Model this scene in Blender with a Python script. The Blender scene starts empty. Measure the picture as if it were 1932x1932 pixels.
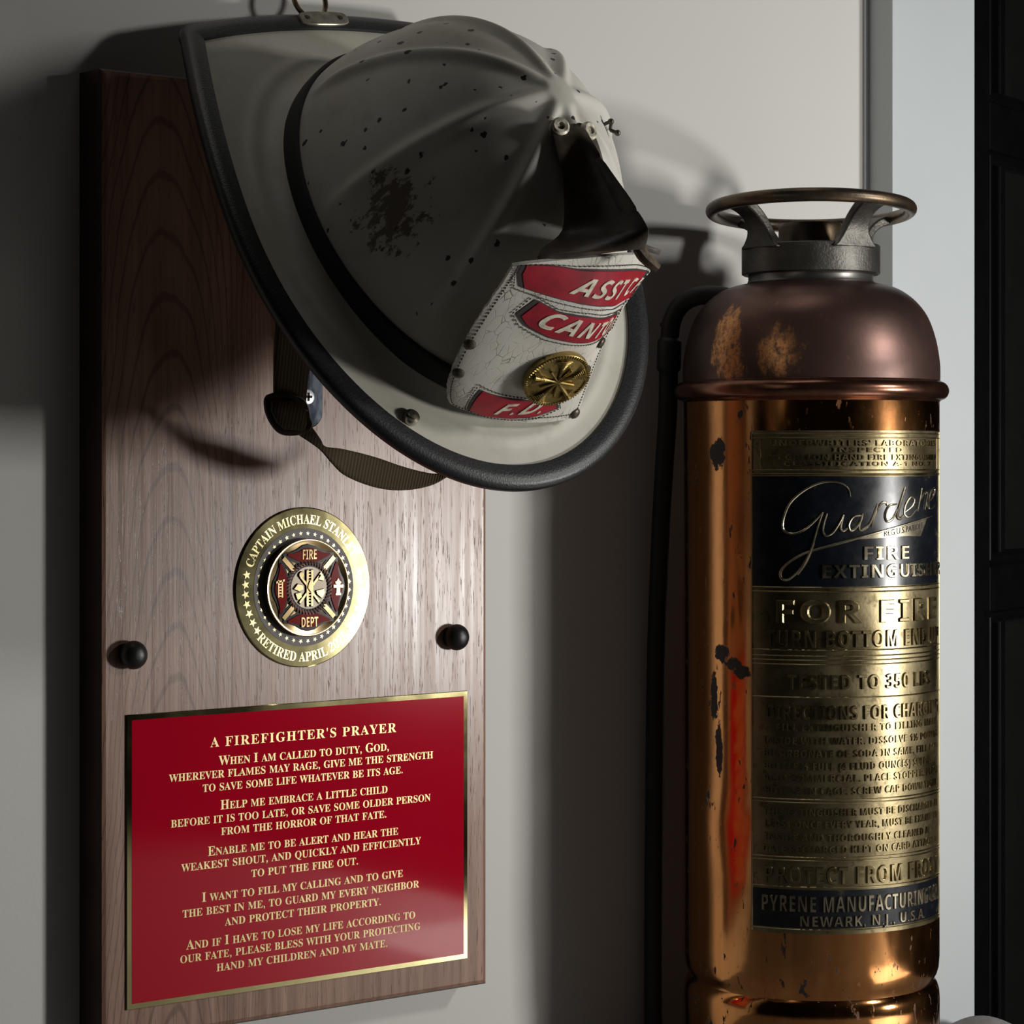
import bpy, bmesh, math, random
from mathutils import Vector, Matrix
import numpy as np

random.seed(7)
PI = math.pi
scene = bpy.context.scene
COL = scene.collection
CZ = 0.434                      # camera height above the floor
# ------------------------------------------------------------------ camera
cam_d = bpy.data.cameras.new('camera')
cam = bpy.data.objects.new('camera', cam_d)
COL.objects.link(cam)
cam_d.sensor_width = 36.0
cam_d.lens = 36.0 * 4700.0 / 1932.0
cam_d.shift_y = -(966.0 - 860.0) / 1932.0
cam_d.clip_start = 0.05
cam.location = (-0.857, -1.361, CZ)
cam.rotation_euler = (PI / 2, 0, -math.atan2(0.609, 0.793))
scene.camera = cam
# ------------------------------------------------------------------ world, lights, exposure
world = bpy.data.worlds.new('world')
scene.world = world
world.use_nodes = True
bgn = world.node_tree.nodes['Background']
bgn.inputs['Color'].default_value = (0.80, 0.78, 0.72, 1)
bgn.inputs['Strength'].default_value = 0.002


def area(name, loc, target, sx, sy, power, col=(1, 1, 1)):
    l = bpy.data.lights.new(name, 'AREA')
    l.shape = 'RECTANGLE'
    l.size, l.size_y = sx, sy
    l.energy = power
    l.color = col
    o = bpy.data.objects.new(name, l)
    COL.objects.link(o)
    o.location = loc
    d = Vector(target) - Vector(loc)
    o.rotation_euler = d.to_track_quat('-Z', 'Y').to_euler()
    return o


area('near_window', (0.89, -1.10, 0.285), (0.1, 0, 0.42), 0.12, 0.17, 9.0, (1.0, 0.985, 0.95))
area('near_window_top', (0.68, -0.90, 0.76), (0.12, -0.05, 0.55), 0.10, 0.12, 3.1, (1.0, 0.985, 0.95))
area('ceiling_bounce', (0.0, -0.27, 2.4), (0.0, -0.25, 0.5), 0.8, 0.22, 1.7, (1.0, 0.97, 0.9))
area('floor_bounce', (0.51, -0.46, 0.0), (0.51, -0.459, 1.0), 0.22, 0.22, 0.36, (1.0, 0.97, 0.93))
scene.view_settings.view_transform = 'Standard'
scene.view_settings.look = 'None'
scene.view_settings.exposure = 0.0
scene.view_settings.gamma = 1.0
scene.view_settings.use_curve_mapping = False


# ------------------------------------------------------------------ node helpers
class NT:
    def __init__(self, name):
        self.m = bpy.data.materials.new(name)
        self.m.use_nodes = True
        self.t = self.m.node_tree
        self.b = self.t.nodes['Principled BSDF']
        self.co = None

    def n(self, typ, **kw):
        x = self.t.nodes.new(typ)
        for k, v in kw.items():
            setattr(x, k, v)
        return x

    def put(self, sock, v):
        if hasattr(v, 'is_output') or isinstance(v, bpy.types.NodeSocket):
            self.t.links.new(v, sock)
        elif isinstance(v, (tuple, list)) and len(v) == 3 and sock.type == 'RGBA':
            sock.default_value = (*v, 1)
        else:
            sock.default_value = v

    def obj(self):
        if self.co is None:
            self.co = self.n('ShaderNodeTexCoord').outputs['Object']
        return self.co

    def sep(self, v=None):
        s = self.n('ShaderNodeSeparateXYZ')
        self.put(s.inputs[0], v if v is not None else self.obj())
        return s.outputs

    def scale(self, sc, v=None, loc=(0, 0, 0), rot=(0, 0, 0)):
        mp = self.n('ShaderNodeMapping')
        self.put(mp.inputs['Vector'], v if v is not None else self.obj())
        mp.inputs['Scale'].default_value = sc
        mp.inputs['Location'].default_value = loc
        mp.inputs['Rotation'].default_value = rot
        return mp.outputs[0]

    def noise(self, scale, detail=4, rough=0.55, v=None, dist=0.0):
        x = self.n('ShaderNodeTexNoise')
        self.put(x.inputs['Vector'], v if v is not None else self.obj())
        x.inputs['Scale'].default_value = scale
        x.inputs['Detail'].default_value = detail
        x.inputs['Roughness'].default_value = rough
        x.inputs['Distortion'].default_value = dist
        return x.outputs[0]

    def math(self, op, a, b=0.0, c=0.0, clamp=False):
        x = self.n('ShaderNodeMath', operation=op)
        x.use_clamp = clamp
        self.put(x.inputs[0], a)
        self.put(x.inputs[1], b)
        self.put(x.inputs[2], c)
        return x.outputs[0]

    def ramp(self, v, lo, hi, a=0.0, b=1.0):
        x = self.n('ShaderNodeMapRange')
        x.interpolation_type = 'SMOOTHSTEP'
        self.put(x.inputs[0], v)
        x.inputs[1].default_value = lo
        x.inputs[2].default_value = hi
        x.inputs[3].default_value = a
        x.inputs[4].default_value = b
        return x.outputs[0]

    def mix(self, fac, a, b):
        x = self.n('ShaderNodeMix', data_type='RGBA')
        self.put(x.inputs[0], fac)
        self.put(x.inputs[6], a)
        self.put(x.inputs[7], b)
        return x.outputs[2]

    def dist(self, p, sc=(1, 1, 1)):
        """distance of the object coordinate from p (scaled per axis)"""
        v = self.scale(sc, loc=tuple(-a * s for a, s in zip(p, sc)))
        x = self.n('ShaderNodeVectorMath', operation='LENGTH')
        self.put(x.inputs[0], v)
        return x.outputs['Value']

    def bump(self, h, strength=0.2, distance=0.001):
        x = self.n('ShaderNodeBump')
        self.put(x.inputs['Height'], h)
        x.inputs['Strength'].default_value = strength
        x.inputs['Distance'].default_value = distance
        self.t.links.new(x.outputs[0], self.b.inputs['Normal'])

    def set(self, base=None, rough=None, metal=None, spec=None, coat=None, coat_rough=None):
        for k, v in (('Base Color', base), ('Roughness', rough), ('Metallic', metal),
                     ('Specular IOR Level', spec), ('Coat Weight', coat), ('Coat Roughness', coat_rough)):
            if v is not None:
                self.put(self.b.inputs[k], v)
        return self


def plain(name, base, rough=0.5, metal=0.0, spec=0.5, var=0.12, nscale=60, bump=0.0, bscale=400):
    k = NT(name)
    nz = k.noise(nscale, 3)
    dark = tuple(c * (1 - var) for c in base)
    lite = tuple(min(1, c * (1 + var)) for c in base)
    k.set(k.mix(k.ramp(nz, .3, .7), dark, lite), rough, metal, spec)
    if bump:
        k.bump(k.noise(bscale, 2), bump, 0.0005)
    return k.m


M = {}
# painted wall
k = NT('wall_paint')
k.set(k.mix(k.noise(3.0, 2), (0.60, 0.585, 0.555), (0.63, 0.615, 0.585)), 0.7, 0, 0.3)
k.bump(k.noise(420, 2), 0.12, 0.0006)
M['wall'] = k.m
M['casing'] = plain('casing_paint', (0.54, 0.575, 0.59), 0.42, var=0.02, nscale=8)
M['floor'] = plain('floor_grey', (0.22, 0.22, 0.215), 0.6, var=0.1, nscale=30)
M['cloth'] = plain('grey_cloth', (0.25, 0.25, 0.25), 0.9, var=0.1, nscale=200, bump=.2)
M['doorblack'] = plain('black_door_paint', (0.0022, 0.0022, 0.0025), 0.30, var=0.25, nscale=40, bump=.12, bscale=90)
M['doorpanel'] = plain('black_panel_paint', (0.003, 0.003, 0.0029), 0.55, 0, 0.25, var=0.2, nscale=30)

# walnut board: straight and cathedral grain in the board's own x,z
k = NT('walnut')
x, y, z = k.sep()
wob = k.noise(7.0, 3, v=k.scale((1, 1, .35)))
fine = k.noise(60.0, 3, v=k.scale((1, 1, .12)))
xw = k.math('ADD', x, k.math('MULTIPLY', k.math('SUBTRACT', wob, .5), .060))
xc = k.math('ADD', xw, 0.098)
arch = k.math('MULTIPLY', k.math('MULTIPLY', xc, xc), 95.0)
g = k.math('ADD', k.math('ADD', k.math('MULTIPLY', z, 1.0), arch), k.math('MULTIPLY', k.noise(5.0, 2), .045))
ringph = k.math('MULTIPLY', g, 2 * PI / 0.034)
ringph = k.math('ADD', ringph, k.math('MULTIPLY', fine, 3.0))
sn = k.math('SINE', ringph)
line = k.ramp(sn, .78, 1.0)
tone = k.ramp(sn, -1.0, 1.0)
streak = k.noise(1.0, 5, .6, v=k.scale((210, 210, 5.0)))
pores = k.noise(1.0, 3, .6, v=k.scale((1500, 1500, 75.0)))
poremask = k.ramp(pores, .60, .72)
# glued-up strips of slightly different tint
strip = k.n('ShaderNodeTexNoise')
sv = k.n('ShaderNodeCombineXYZ')
k.put(sv.inputs[0], k.math('FLOOR', k.math('MULTIPLY', k.math('ADD', x, .031), 13.0)))
k.put(strip.inputs['Vector'], sv.outputs[0])
strip.inputs['Scale'].default_value = 3.7
c = k.mix(k.ramp(streak, .25, .75), (0.225, 0.118, 0.080), (0.430, 0.258, 0.186))
c = k.mix(k.math('MULTIPLY', tone, .35), c, (0.310, 0.175, 0.120))
c = k.mix(k.ramp(strip.outputs[0], .3, .7, 0, .38), c, (0.120, 0.068, 0.048))
leftmask = k.ramp(x, -.045, -.015, 1.0, .25)
c = k.mix(k.math('MULTIPLY', k.math('MULTIPLY', line, leftmask), .48), c, (0.045, 0.026, 0.020))
c = k.mix(k.math('MULTIPLY', poremask, .70), c, (0.045, 0.025, 0.018))
k.set(c, k.ramp(streak, .2, .8, .26, .38), 0, 0.5)
k.bump(k.math('ADD', k.math('MULTIPLY', poremask, -.6), streak), 0.22, 0.0005)
M['walnut'] = k.m
M['walnut_edge'] = plain('dark_walnut_edge', (0.035, 0.012, 0.008), 0.4, var=0.3, nscale=30)

# polished engraved brass
def brass(name, a, b, rough, dirt=0.0, nscale=25, dirtcol=(0.035, 0.026, 0.010), bumps=0.0):
    k = NT(name)
    nz = k.noise(nscale, 4)
    col = k.mix(k.ramp(nz, .3, .7), a, b)
    if dirt:
        dn = k.noise(nscale * 4, 5, .65)
        col = k.mix(k.ramp(dn, .52, .70, 0, dirt), col, dirtcol)
    k.set(col, k.ramp(nz, .3, .7, rough * .8, rough * 1.2), 1.0)
    if bumps:
        k.bump(k.noise(nscale * 12, 3), bumps, .0004)
    return k.m


M['brass'] = brass('polished_brass', (0.52, 0.45, 0.22), (0.62, 0.55, 0.28), 0.085)
M['brass_dull'] = brass('gold_satin', (0.50, 0.36, 0.19), (0.60, 0.44, 0.24), 0.21)
M['brass_text'] = plain('gold_print', (0.80, 0.64, 0.30), 0.42, 0.35, var=.05)
M['brass_star'] = brass('engraved_gold', (0.56, 0.48, 0.25), (0.64, 0.55, 0.30), 0.17)
k = NT('red_enamel')
k.set(k.mix(k.noise(12, 2), (0.38, 0.002, 0.014), (0.43, 0.003, 0.018)), .07, 0, .5)
M['red'] = k.m
k = NT('red_cloisonne')
k.set(k.mix(k.noise(80, 2), (0.17, 0.010, 0.008), (0.22, 0.014, 0.011)), .10, 0, .18)
M['coin_red'] = k.m
M['coin_black'] = plain('black_enamel', (0.008, 0.007, 0.007), 0.14, 0, .25)
M['coin_grey'] = plain('grey_band', (0.13, 0.118, 0.118), 0.5, 0.1, .25, var=.05)
M['coin_rose'] = brass('rose_metal', (0.42, 0.28, 0.25), (0.55, 0.38, 0.34), 0.45)
M['coin_relief'] = brass('coin_relief_gold', (0.33, 0.235, 0.115), (0.42, 0.305, 0.16), 0.13)
M['coin_field'] = plain('coin_field', (0.26, 0.215, 0.16), 0.45, 0.5, var=.08)
M['blackknob'] = plain('black_rubber', (0.008, 0.008, 0.008), 0.42, bump=.15, bscale=900)
k = NT('zinc_steel')
k.set(k.mix(k.ramp(k.noise(190, 4, v=k.scale((1, 1, .35))), .35, .65), (0.03, 0.036, 0.047), (0.13, 0.15, 0.18)), .16, 1.0)
M['steel'] = k.m
M['screwhead'] = plain('screw_head', (0.66, 0.66, 0.66), 0.4, 0.6, var=.1, nscale=300)
M['darkslot'] = plain('screw_slot', (0.01, 0.01, 0.01), 0.8)

# old white helmet paint: worn cream with chips down to dark brown
def worn(name, base, dirt, chips=True):
    k = NT(name)
    n1 = k.noise(14, 4)
    n2 = k.noise(46, 4, .6)
    c = k.mix(k.ramp(n1, .30, .72), base, dirt)
    c = k.mix(k.ramp(n2, .50, .80, 0, .45), c, tuple(q * .72 for q in dirt))
    if chips:
        v = k.n('ShaderNodeTexVoronoi')
        k.put(v.inputs['Vector'], k.scale((1, 1.0, .6), rot=(.5, .3, .2)))
        v.inputs['Scale'].default_value = 105
        sz = k.noise(300, 2)
        d = k.math('ADD', v.outputs['Distance'], k.math('MULTIPLY', sz, .42))
        rnd = k.n('ShaderNodeSeparateColor')
        k.put(rnd.inputs[0], v.outputs['Color'])
        lim = k.math('MULTIPLY', k.ramp(rnd.outputs[0], .12, 1.0), .15)
        chip = k.ramp(k.math('SUBTRACT', d, k.math('ADD', lim, .245)), -.02, .02, 1, 0)
        chip = k.math('MULTIPLY', chip, k.ramp(rnd.outputs[0], .14, .20))
        # the big rubbed patch on the right flank
        pd = k.dist((0.030, -0.086, 0.066), (30, 22, 26))
        pn = k.math('ADD', k.math('MULTIPLY', k.noise(170, 5, .72, v=k.scale((1.3, .8, .6), rot=(0, .5, .3))), 1.55), k.math('MULTIPLY', k.noise(48, 3), .55))
        patch = k.ramp(k.math('SUBTRACT', k.math('MULTIPLY', pd, .62), pn), -.80, -.70, 1, 0)
        stain = k.ramp(pd, .2, 1.3, .40, 0)
        c = k.mix(stain, c, (0.20, 0.16, 0.115))
        c = k.mix(patch, c, (0.115, 0.090, 0.064))
        c = k.mix(chip, c, (0.030, 0.026, 0.021))
        sc = k.noise(1.0, 2, .5, v=k.scale((700, 60, 60), rot=(.4, .9, .3)))
        scm = k.math('MULTIPLY', k.ramp(sc, .74, .80), k.ramp(k.noise(22, 2), .55, .65))
        c = k.mix(k.math('MULTIPLY', scm, .8), c, (0.05, 0.045, 0.04))
        k.bump(k.math('ADD', k.math('MULTIPLY', chip, -1.0), k.math('MULTIPLY', n2, .6)), .25, .0006)
    else:
        k.bump(k.noise(260, 4, .6), .18, .0005)
    k.set(c, k.ramp(n1, .2, .8, .42, .6), 0, .4)
    return k.m


M['helmet'] = worn('worn_white_paint', (0.60, 0.58, 0.53), (0.50, 0.47, 0.40))
M['brim'] = worn('cream_brim_paint', (0.58, 0.56, 0.49), (0.50, 0.475, 0.39), False)
M['trim'] = plain('black_rubber_edging', (0.015, 0.016, 0.018), 0.40, var=.35, nscale=700, bump=.35, bscale=900)
M['band'] = plain('black_band', (0.012, 0.012, 0.014), 0.75, var=.2, nscale=120, bump=.2)
# cracked white shield leather
k = NT('white_shield_leather')
vor = k.n('ShaderNodeTexVoronoi', feature='DISTANCE_TO_EDGE')
k.put(vor.inputs['Vector'], k.scale((1, 1, .45), v=k.scale((1, 1, 1))))
vor.inputs['Scale'].default_value = 210
crack = k.ramp(k.math('ADD', vor.outputs['Distance'], k.math('MULTIPLY', k.noise(120, 3), .12)), .05, .10, 1, 0)
cm = k.math('MULTIPLY', crack, k.ramp(k.noise(40, 3), .36, .56, .15, .8))
c = k.mix(k.ramp(k.noise(30, 4), .3, .7), (0.62, 0.59, 0.52), (0.70, 0.67, 0.60))
c = k.mix(cm, c, (0.22, 0.19, 0.14))
k.set(c, .55, 0, .4)
k.bump(k.math('MULTIPLY', cm, -1.0), .4, .0006)
M['shield'] = k.m
M['stitch'] = plain('dark_stitching', (0.05, 0.04, 0.035), 0.8)
k = NT('red_shield_paint')
k.set(k.mix(k.ramp(k.noise(90, 4), .4, .75), (0.36, 0.006, 0.022), (0.22, 0.004, 0.014)), .45, 0, .45)
M['shield_red'] = k.m
M['shield_black'] = plain('panel_edge_black', (0.045, 0.035, 0.038), 0.6)
M['shield_text'] = plain('cream_letter_paint', (0.66, 0.60, 0.48), 0.55, var=.25, nscale=200)
M['leather'] = plain('dark_brown_leather', (0.062, 0.046, 0.033), 0.45, var=.45, nscale=70, bump=.3, bscale=240)
M['leather_raw'] = plain('raw_leather_edge', (0.11, 0.075, 0.045), 0.7, var=.4, nscale=300, bump=.4)
M['badge'] = brass('old_badge_brass', (0.34, 0.24, 0.08), (0.48, 0.36, 0.14), 0.40, dirt=.85, nscale=90)
M['rivet'] = plain('dark_rivet', (0.09, 0.075, 0.055), 0.4, 0.6)
M['rivet_worn'] = plain('worn_painted_rivet', (0.52, 0.48, 0.38), 0.45, 0.1, var=.5, nscale=260)
M['rivet_shine'] = plain('nickel_rivet', (0.46, 0.42, 0.34), 0.25, 0.9)
M['ringmetal'] = plain('old_ring_metal', (0.30, 0.20, 0.13), 0.3, 0.9, var=.5, nscale=120)
M['tab'] = plain('ring_tab_metal', (0.30, 0.28, 0.22), 0.4, 0.6, var=.3, nscale=120)
k = NT('webbing')
wv = k.n('ShaderNodeTexWave', wave_type='BANDS', bands_direction='DIAGONAL')
wv.inputs['Scale'].default_value = 260
k.put(wv.inputs['Vector'], k.obj())
k.set(k.mix(wv.outputs[0], (0.060, 0.044, 0.027), (0.105, 0.078, 0.048)), .85, 0, .2)
k.bump(wv.outputs[0], .4, .0005)
M['webbing'] = k.m
M['buckle'] = plain('dark_buckle', (0.030, 0.020, 0.014), 0.38, 0.5, var=.4, nscale=150)

# copper tank
k = NT('aged_copper')
x, y, z = k.sep()
st = k.noise(1.0, 4, .6, v=k.scale((60, 60, 4.0)))
c = k.mix(k.ramp(st, .3, .7), (0.56, 0.235, 0.078), (0.68, 0.32, 0.120))
tn = k.noise(16, 5, .6, v=k.scale((1, 1, .5)))
c = k.mix(k.ramp(tn, .48, .70, 0, .6), c, (0.36, 0.145, 0.060))
sp = k.noise(1.0, 4, .62, v=k.scale((230, 230, 80)))
spm = k.math('MULTIPLY', k.ramp(sp, .62, .66), k.ramp(k.noise(20, 2, v=k.scale((1.4, 1.4, .7))), .40, .53))
bl = k.ramp(k.noise(36, 4, .6, v=k.scale((1, 1, .6), loc=(.13, .4, .2))), .67, .69)
def on_tank(th, z):
    a = math.atan2(-1.361 + .106, -.857 - .3704) + math.radians(th)
    return (.0889 * math.cos(a), .0889 * math.sin(a), z)
wob2 = k.math('MULTIPLY', k.noise(130, 4, .65), 1.5)
def blot(th, z, sx, sz):
    return k.ramp(k.math('ADD', k.dist(on_tank(th, z), (sx, sx, sz)), wob2), 1.45, 1.62, 1.0, 0.0)
for bt in ((-46, .434, 110, 85), (-43, .440, 160, 130), (-42, .300, 120, 130), (-36, .294, 105, 170), (-31, .289, 105, 190), (-47, .268, 220, 45), (-44, .236, 240, 45)):
    bl = k.math('MAXIMUM', bl, blot(*bt))
dk = k.math('MAXIMUM', spm, bl)
c = k.mix(dk, c, (0.035, 0.026, 0.022))
k.set(c, k.math('ADD', k.ramp(tn, .35, .75, .10, .22), k.math('MULTIPLY', dk, .4)), k.ramp(dk, 0, 1, 1.0, .1))
k.bump(k.math('ADD', k.noise(1.0, 4, .6, v=k.scale((25, 25, 9))), k.math('MULTIPLY', k.noise(240, 2), .10)), .055, .003)
M['copper'] = k.m
k = NT('tarnished_copper')
tn = k.noise(11, 4, .55)
c = k.mix(k.ramp(tn, .3, .7), (0.085, 0.058, 0.050), (0.175, 0.098, 0.082))
x, y, z = k.sep()
rub = k.noise(1.0, 5, .68, v=k.scale((150, 150, 90)))
def on_dome(th, r, z):
    a = math.atan2(-1.361 + .106, -.857 - .3704) + math.radians(th)
    return (r * math.cos(a), r * math.sin(a), z)
s1 = k.dist(on_dome(-41, .086, .517), (70, 70, 30))
s2 = k.dist(on_dome(-39, .089, .497), (55, 55, 50))
s3 = k.dist(on_dome(-14, .089, .504), (52, 52, 46))
spot = k.ramp(k.math('MINIMUM', k.math('MINIMUM', s1, s2), s3), .30, 1.35, 1.0, 0.0)
rubm = k.math('MULTIPLY', k.ramp(k.math('ADD', k.math('MULTIPLY', rub, 1.3), k.math('MULTIPLY', spot, .42)), .82, 1.10), k.ramp(k.noise(420, 3, .7), .34, .56, .35, 1.0))
c = k.mix(rubm, c, (0.62, 0.29, 0.12))
k.set(c, k.ramp(rubm, 0, 1, .40, .3), .85)
k.bump(k.noise(320, 3), .08, .0005)
M['dome'] = k.m
k = NT('bead_copper')
tn = k.noise(30, 4, .6)
k.set(k.mix(k.ramp(tn, .35, .65), (0.13, 0.060, 0.042), (0.25, 0.115, 0.075)), .26, .95)
k.bump(k.noise(300, 3), .07, .0005)
M['bead'] = k.m
k = NT('cast_iron_cap')
k.set(k.mix(k.ramp(k.noise(40, 4), .3, .7), (0.075, 0.070, 0.062), (0.155, 0.145, 0.130)), .48, .8)
k.bump(k.noise(520, 3, .6), .55, .0007)
M['cap'] = k.m
k = NT('bronze_ring')
k.set(k.mix(k.ramp(k.noise(50, 4), .3, .7), (0.060, 0.050, 0.042), (0.150, 0.105, 0.062)), .38, .85)
k.bump(k.noise(500, 3), .2, .0005)
M['ring'] = k.m
M['neck'] = plain('grey_neck_metal', (0.19, 0.18, 0.165), 0.35, 0.85, var=.2)
M['hose'] = plain('black_hose_rubber', (0.010, 0.010, 0.011), 0.55, var=.25, nscale=90, bump=.25, bscale=150)
M['label'] = brass('aged_label_brass', (0.235, 0.188, 0.102), (0.325, 0.264, 0.152), 0.35, dirt=.60, nscale=34, bumps=.16)
M['label_text'] = brass('raised_label_brass', (0.25, 0.20, 0.105), (0.35, 0.285, 0.16), 0.31, dirt=.30, nscale=50)
M['label_light'] = brass('worn_raised_letter', (0.32, 0.28, 0.195), (0.44, 0.385, 0.28), 0.31, dirt=.35, nscale=60)
k = NT('black_label_enamel')
wn = k.noise(60, 5, .65)
k.set(k.mix(k.ramp(wn, .62, .74), (0.003, 0.004, 0.007), (0.07, 0.06, 0.035)), k.ramp(wn, .3, .7, .24, .34), .0, .6)
k.bump(k.noise(26, 3), .08, .001)
M['label_black'] = k.m


# ------------------------------------------------------------------ mesh helpers
def obj(name, verts, faces, mat, parent=None, smooth=True, auto=None):
    me = bpy.data.meshes.new(name)
    me.from_pydata([tuple(v) for v in verts], [], faces)
    me.update()
    bm = bmesh.new()
    bm.from_mesh(me)
    bmesh.ops.recalc_face_normals(bm, faces=bm.faces)
    bm.to_mesh(me)
    bm.free()
    me.polygons.foreach_set('use_smooth', [smooth] * len(me.polygons))
    if smooth and auto is not None:
        me.set_sharp_from_angle(angle=math.radians(auto))
    me.materials.append(mat)
    o = bpy.data.objects.new(name, me)
    COL.objects.link(o)
    if parent is not None:
        o.parent = parent
    return o


class MB:
    def __init__(self):
        self.v, self.f = [], []

    def add(self, v, f):
        n = len(self.v)
        self.v += [tuple(p) for p in v]
        self.f += [tuple(i + n for i in q) for q in f]
        return self

    def box(self, a, b):
        (x0, y0, z0), (x1, y1, z1) = a, b
        self.add([(x0, y0, z0), (x1, y0, z0), (x1, y1, z0), (x0, y1, z0), (x0, y0, z1), (x1, y0, z1), (x1, y1, z1), (x0, y1, z1)],
                 [(0, 3, 2, 1), (4, 5, 6, 7), (0, 1, 5, 4), (1, 2, 6, 5), (2, 3, 7, 6), (3, 0, 4, 7)])
        return self

    def grid(self, P, cu=False, cv=False):
        nu, nv = len(P), len(P[0])
        f = []
        for i in range(nu if cu else nu - 1):
            for j in range(nv if cv else nv - 1):
                a, b = i, (i + 1) % nu
                c, d = j, (j + 1) % nv
                f.append((a * nv + c, b * nv + c, b * nv + d, a * nv + d))
        self.add([p for r in P for p in r], f)
        return self

    def lathe(self, prof, n=96, cap=True, o=(0, 0, 0)):
        """prof: (r, z) from bottom to top about a vertical axis"""
        P = [[(o[0] + r * math.cos(2 * PI * i / n), o[1] + r * math.sin(2 * PI * i / n), o[2] + z) for i in range(n)] for r, z in prof]
        b = len(self.v)
        self.grid(P, False, True)
        if cap:
            m = len(prof)
            self.f.append(tuple(b + i for i in range(n))[::-1])
            self.f.append(tuple(b + (m - 1) * n + i for i in range(n)))
        return self

    def tube(self, path, r, n=12, closed=False, cap=True):
        P = [Vector(p) for p in path]
        m = len(P)
        rr = r if isinstance(r, (list, tuple)) else [r] * m
        rings = []
        up = None
        for i in range(m):
            if closed:
                t = (P[(i + 1) % m] - P[i - 1]).normalized()
            else:
                t = (P[min(i + 1, m - 1)] - P[max(i - 1, 0)]).normalized()
            if up is None:
                up = t.orthogonal().normalized()
            up = (up - t * up.dot(t)).normalized()
            s = t.cross(up)
            rings.append([P[i] + (up * math.cos(2 * PI * j / n) + s * math.sin(2 * PI * j / n)) * rr[i] for j in range(n)])
        b = len(self.v)
        self.grid(rings, closed, True)
        if cap and not closed:
            self.f.append(tuple(b + i for i in range(n))[::-1])
            self.f.append(tuple(b + (m - 1) * n + i for i in range(n)))
        return self

    def prism(self, pts, h0, h1, place, bevel=0.0):
        """polygon pts (2D) swept from height h0 to h1; place(x, y, h) -> 3D"""
        n = len(pts)
        b = len(self.v)
        cx = sum(p[0] for p in pts) / n
        cy = sum(p[1] for p in pts) / n
        lay = [(0.0, h0), (0.0, h1 - bevel * .8), (bevel, h1)] if bevel else [(0.0, h0), (0.0, h1)]
        for ins, h in lay:
            for px, py in pts:
                d = math.hypot(px - cx, py - cy) or 1
                q = 1 - ins / d
                self.v.append(tuple(place(cx + (px - cx) * q, cy + (py - cy) * q, h)))
        for l in range(len(lay) - 1):
            for i in range(n):
                j = (i + 1) % n
                self.f.append((b + l * n + i, b + l * n + j, b + (l + 1) * n + j, b + (l + 1) * n + i))
        self.f.append(tuple(b + i for i in range(n))[::-1])
        self.f.append(tuple(b + (len(lay) - 1) * n + i for i in range(n)))
        return self

    def build(self, name, mat, parent=None, smooth=True, auto=35):
        return obj(name, self.v, self.f, mat, parent, smooth, auto)


def bevel_mod(o, w, seg=2):
    m = o.modifiers.new('bevel', 'BEVEL')
    m.width = w
    m.segments = seg
    m.limit_method = 'ANGLE'
    m.angle_limit = math.radians(40)
    return o


def spline(pts, n):
    """Catmull-Rom through pts"""
    P = [np.array(p, float) for p in pts]
    P = [2 * P[0] - P[1]] + P + [2 * P[-1] - P[-2]]
    out = []
    m = len(P) - 3
    for i in range(n):
        s = i / (n - 1) * m
        j = min(int(s), m - 1)
        t = s - j
        a, b, c, d = P[j:j + 4]
        out.append(.5 * (2 * b + (c - a) * t + (2 * a - 5 * b + 4 * c - d) * t * t + (3 * b - a - 3 * c + d) * t ** 3))
    return out


def thing(name, label, cat, loc=(0, 0, 0), group=None):
    o = bpy.data.objects.new(name, None)
    COL.objects.link(o)
    o.location = loc
    o['label'] = label
    o['category'] = cat
    o.empty_display_size = .05
    if group:
        o['group'] = group
    return o


def struct(o):
    o['kind'] = 'structure'
    return o


# ------------------------------------------------------------------ lettering helpers
_g = {}


def _raw(body):
    c = bpy.data.curves.new('glyph', 'FONT')
    c.body = body
    c.size = 1
    c.resolution_u = 3
    o = bpy.data.objects.new('glyph', c)
    COL.objects.link(o)
    dg = bpy.context.evaluated_depsgraph_get()
    me = bpy.data.meshes.new_from_object(o.evaluated_get(dg))
    v = [(p.co.x, p.co.y) for p in me.vertices]
    f = [tuple(p.vertices) for p in me.polygons]
    bpy.data.objects.remove(o)
    bpy.data.curves.remove(c)
    bpy.data.meshes.remove(me)
    return v, f


def serif(ch):
    if 'A' <= ch <= 'Z':
        return chr(0x1D400 + ord(ch) - 65)
    if '0' <= ch <= '9':
        return chr(0x1D7CE + ord(ch) - 48)
    return ch


def glyph(ch):
    """-> verts, faces, boundary edges, advance (em)"""
    if ch not in _g:
        if ch == ' ':
            _g[ch] = ([], [], [], .27)
        else:
            v, f = _raw(ch)
            # merge doubles
            key, remap, vv = {}, [], []
            for p in v:
                q = (round(p[0], 4), round(p[1], 4))
                if q not in key:
                    key[q] = len(vv)
                    vv.append(p)
                remap.append(key[q])
            ff = []
            for p in f:
                t = []
                for i in p:
                    if remap[i] not in t:
                        t.append(remap[i])
                if len(t) > 2:
                    ff.append(tuple(t))
            cnt = {}
            for p in ff:
                for i in range(len(p)):
                    e = (p[i], p[(i + 1) % len(p)])
                    if (e[1], e[0]) in cnt:
                        cnt[(e[1], e[0])] = None
                    else:
                        cnt[e] = 1
            be = [e for e, q in cnt.items() if q]
            i2 = _raw('II')[0]
            w0 = max(p[0] for p in i2) - min(p[0] for p in i2)
            i3 = _raw('I' + ch + 'I')[0]
            adv = max(p[0] for p in i3) - min(p[0] for p in i3) - w0
            _g[ch] = (vv, ff, be, adv)
    return _g[ch]


def sans(ch):
    if 'A' <= ch <= 'Z':
        return chr(0x1D5D4 + ord(ch) - 65)
    if '0' <= ch <= '9':
        return chr(0x1D7EC + ord(ch) - 48)
    return ch


CAP = {False: .682, True: .686, 'sans': .714}


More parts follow.
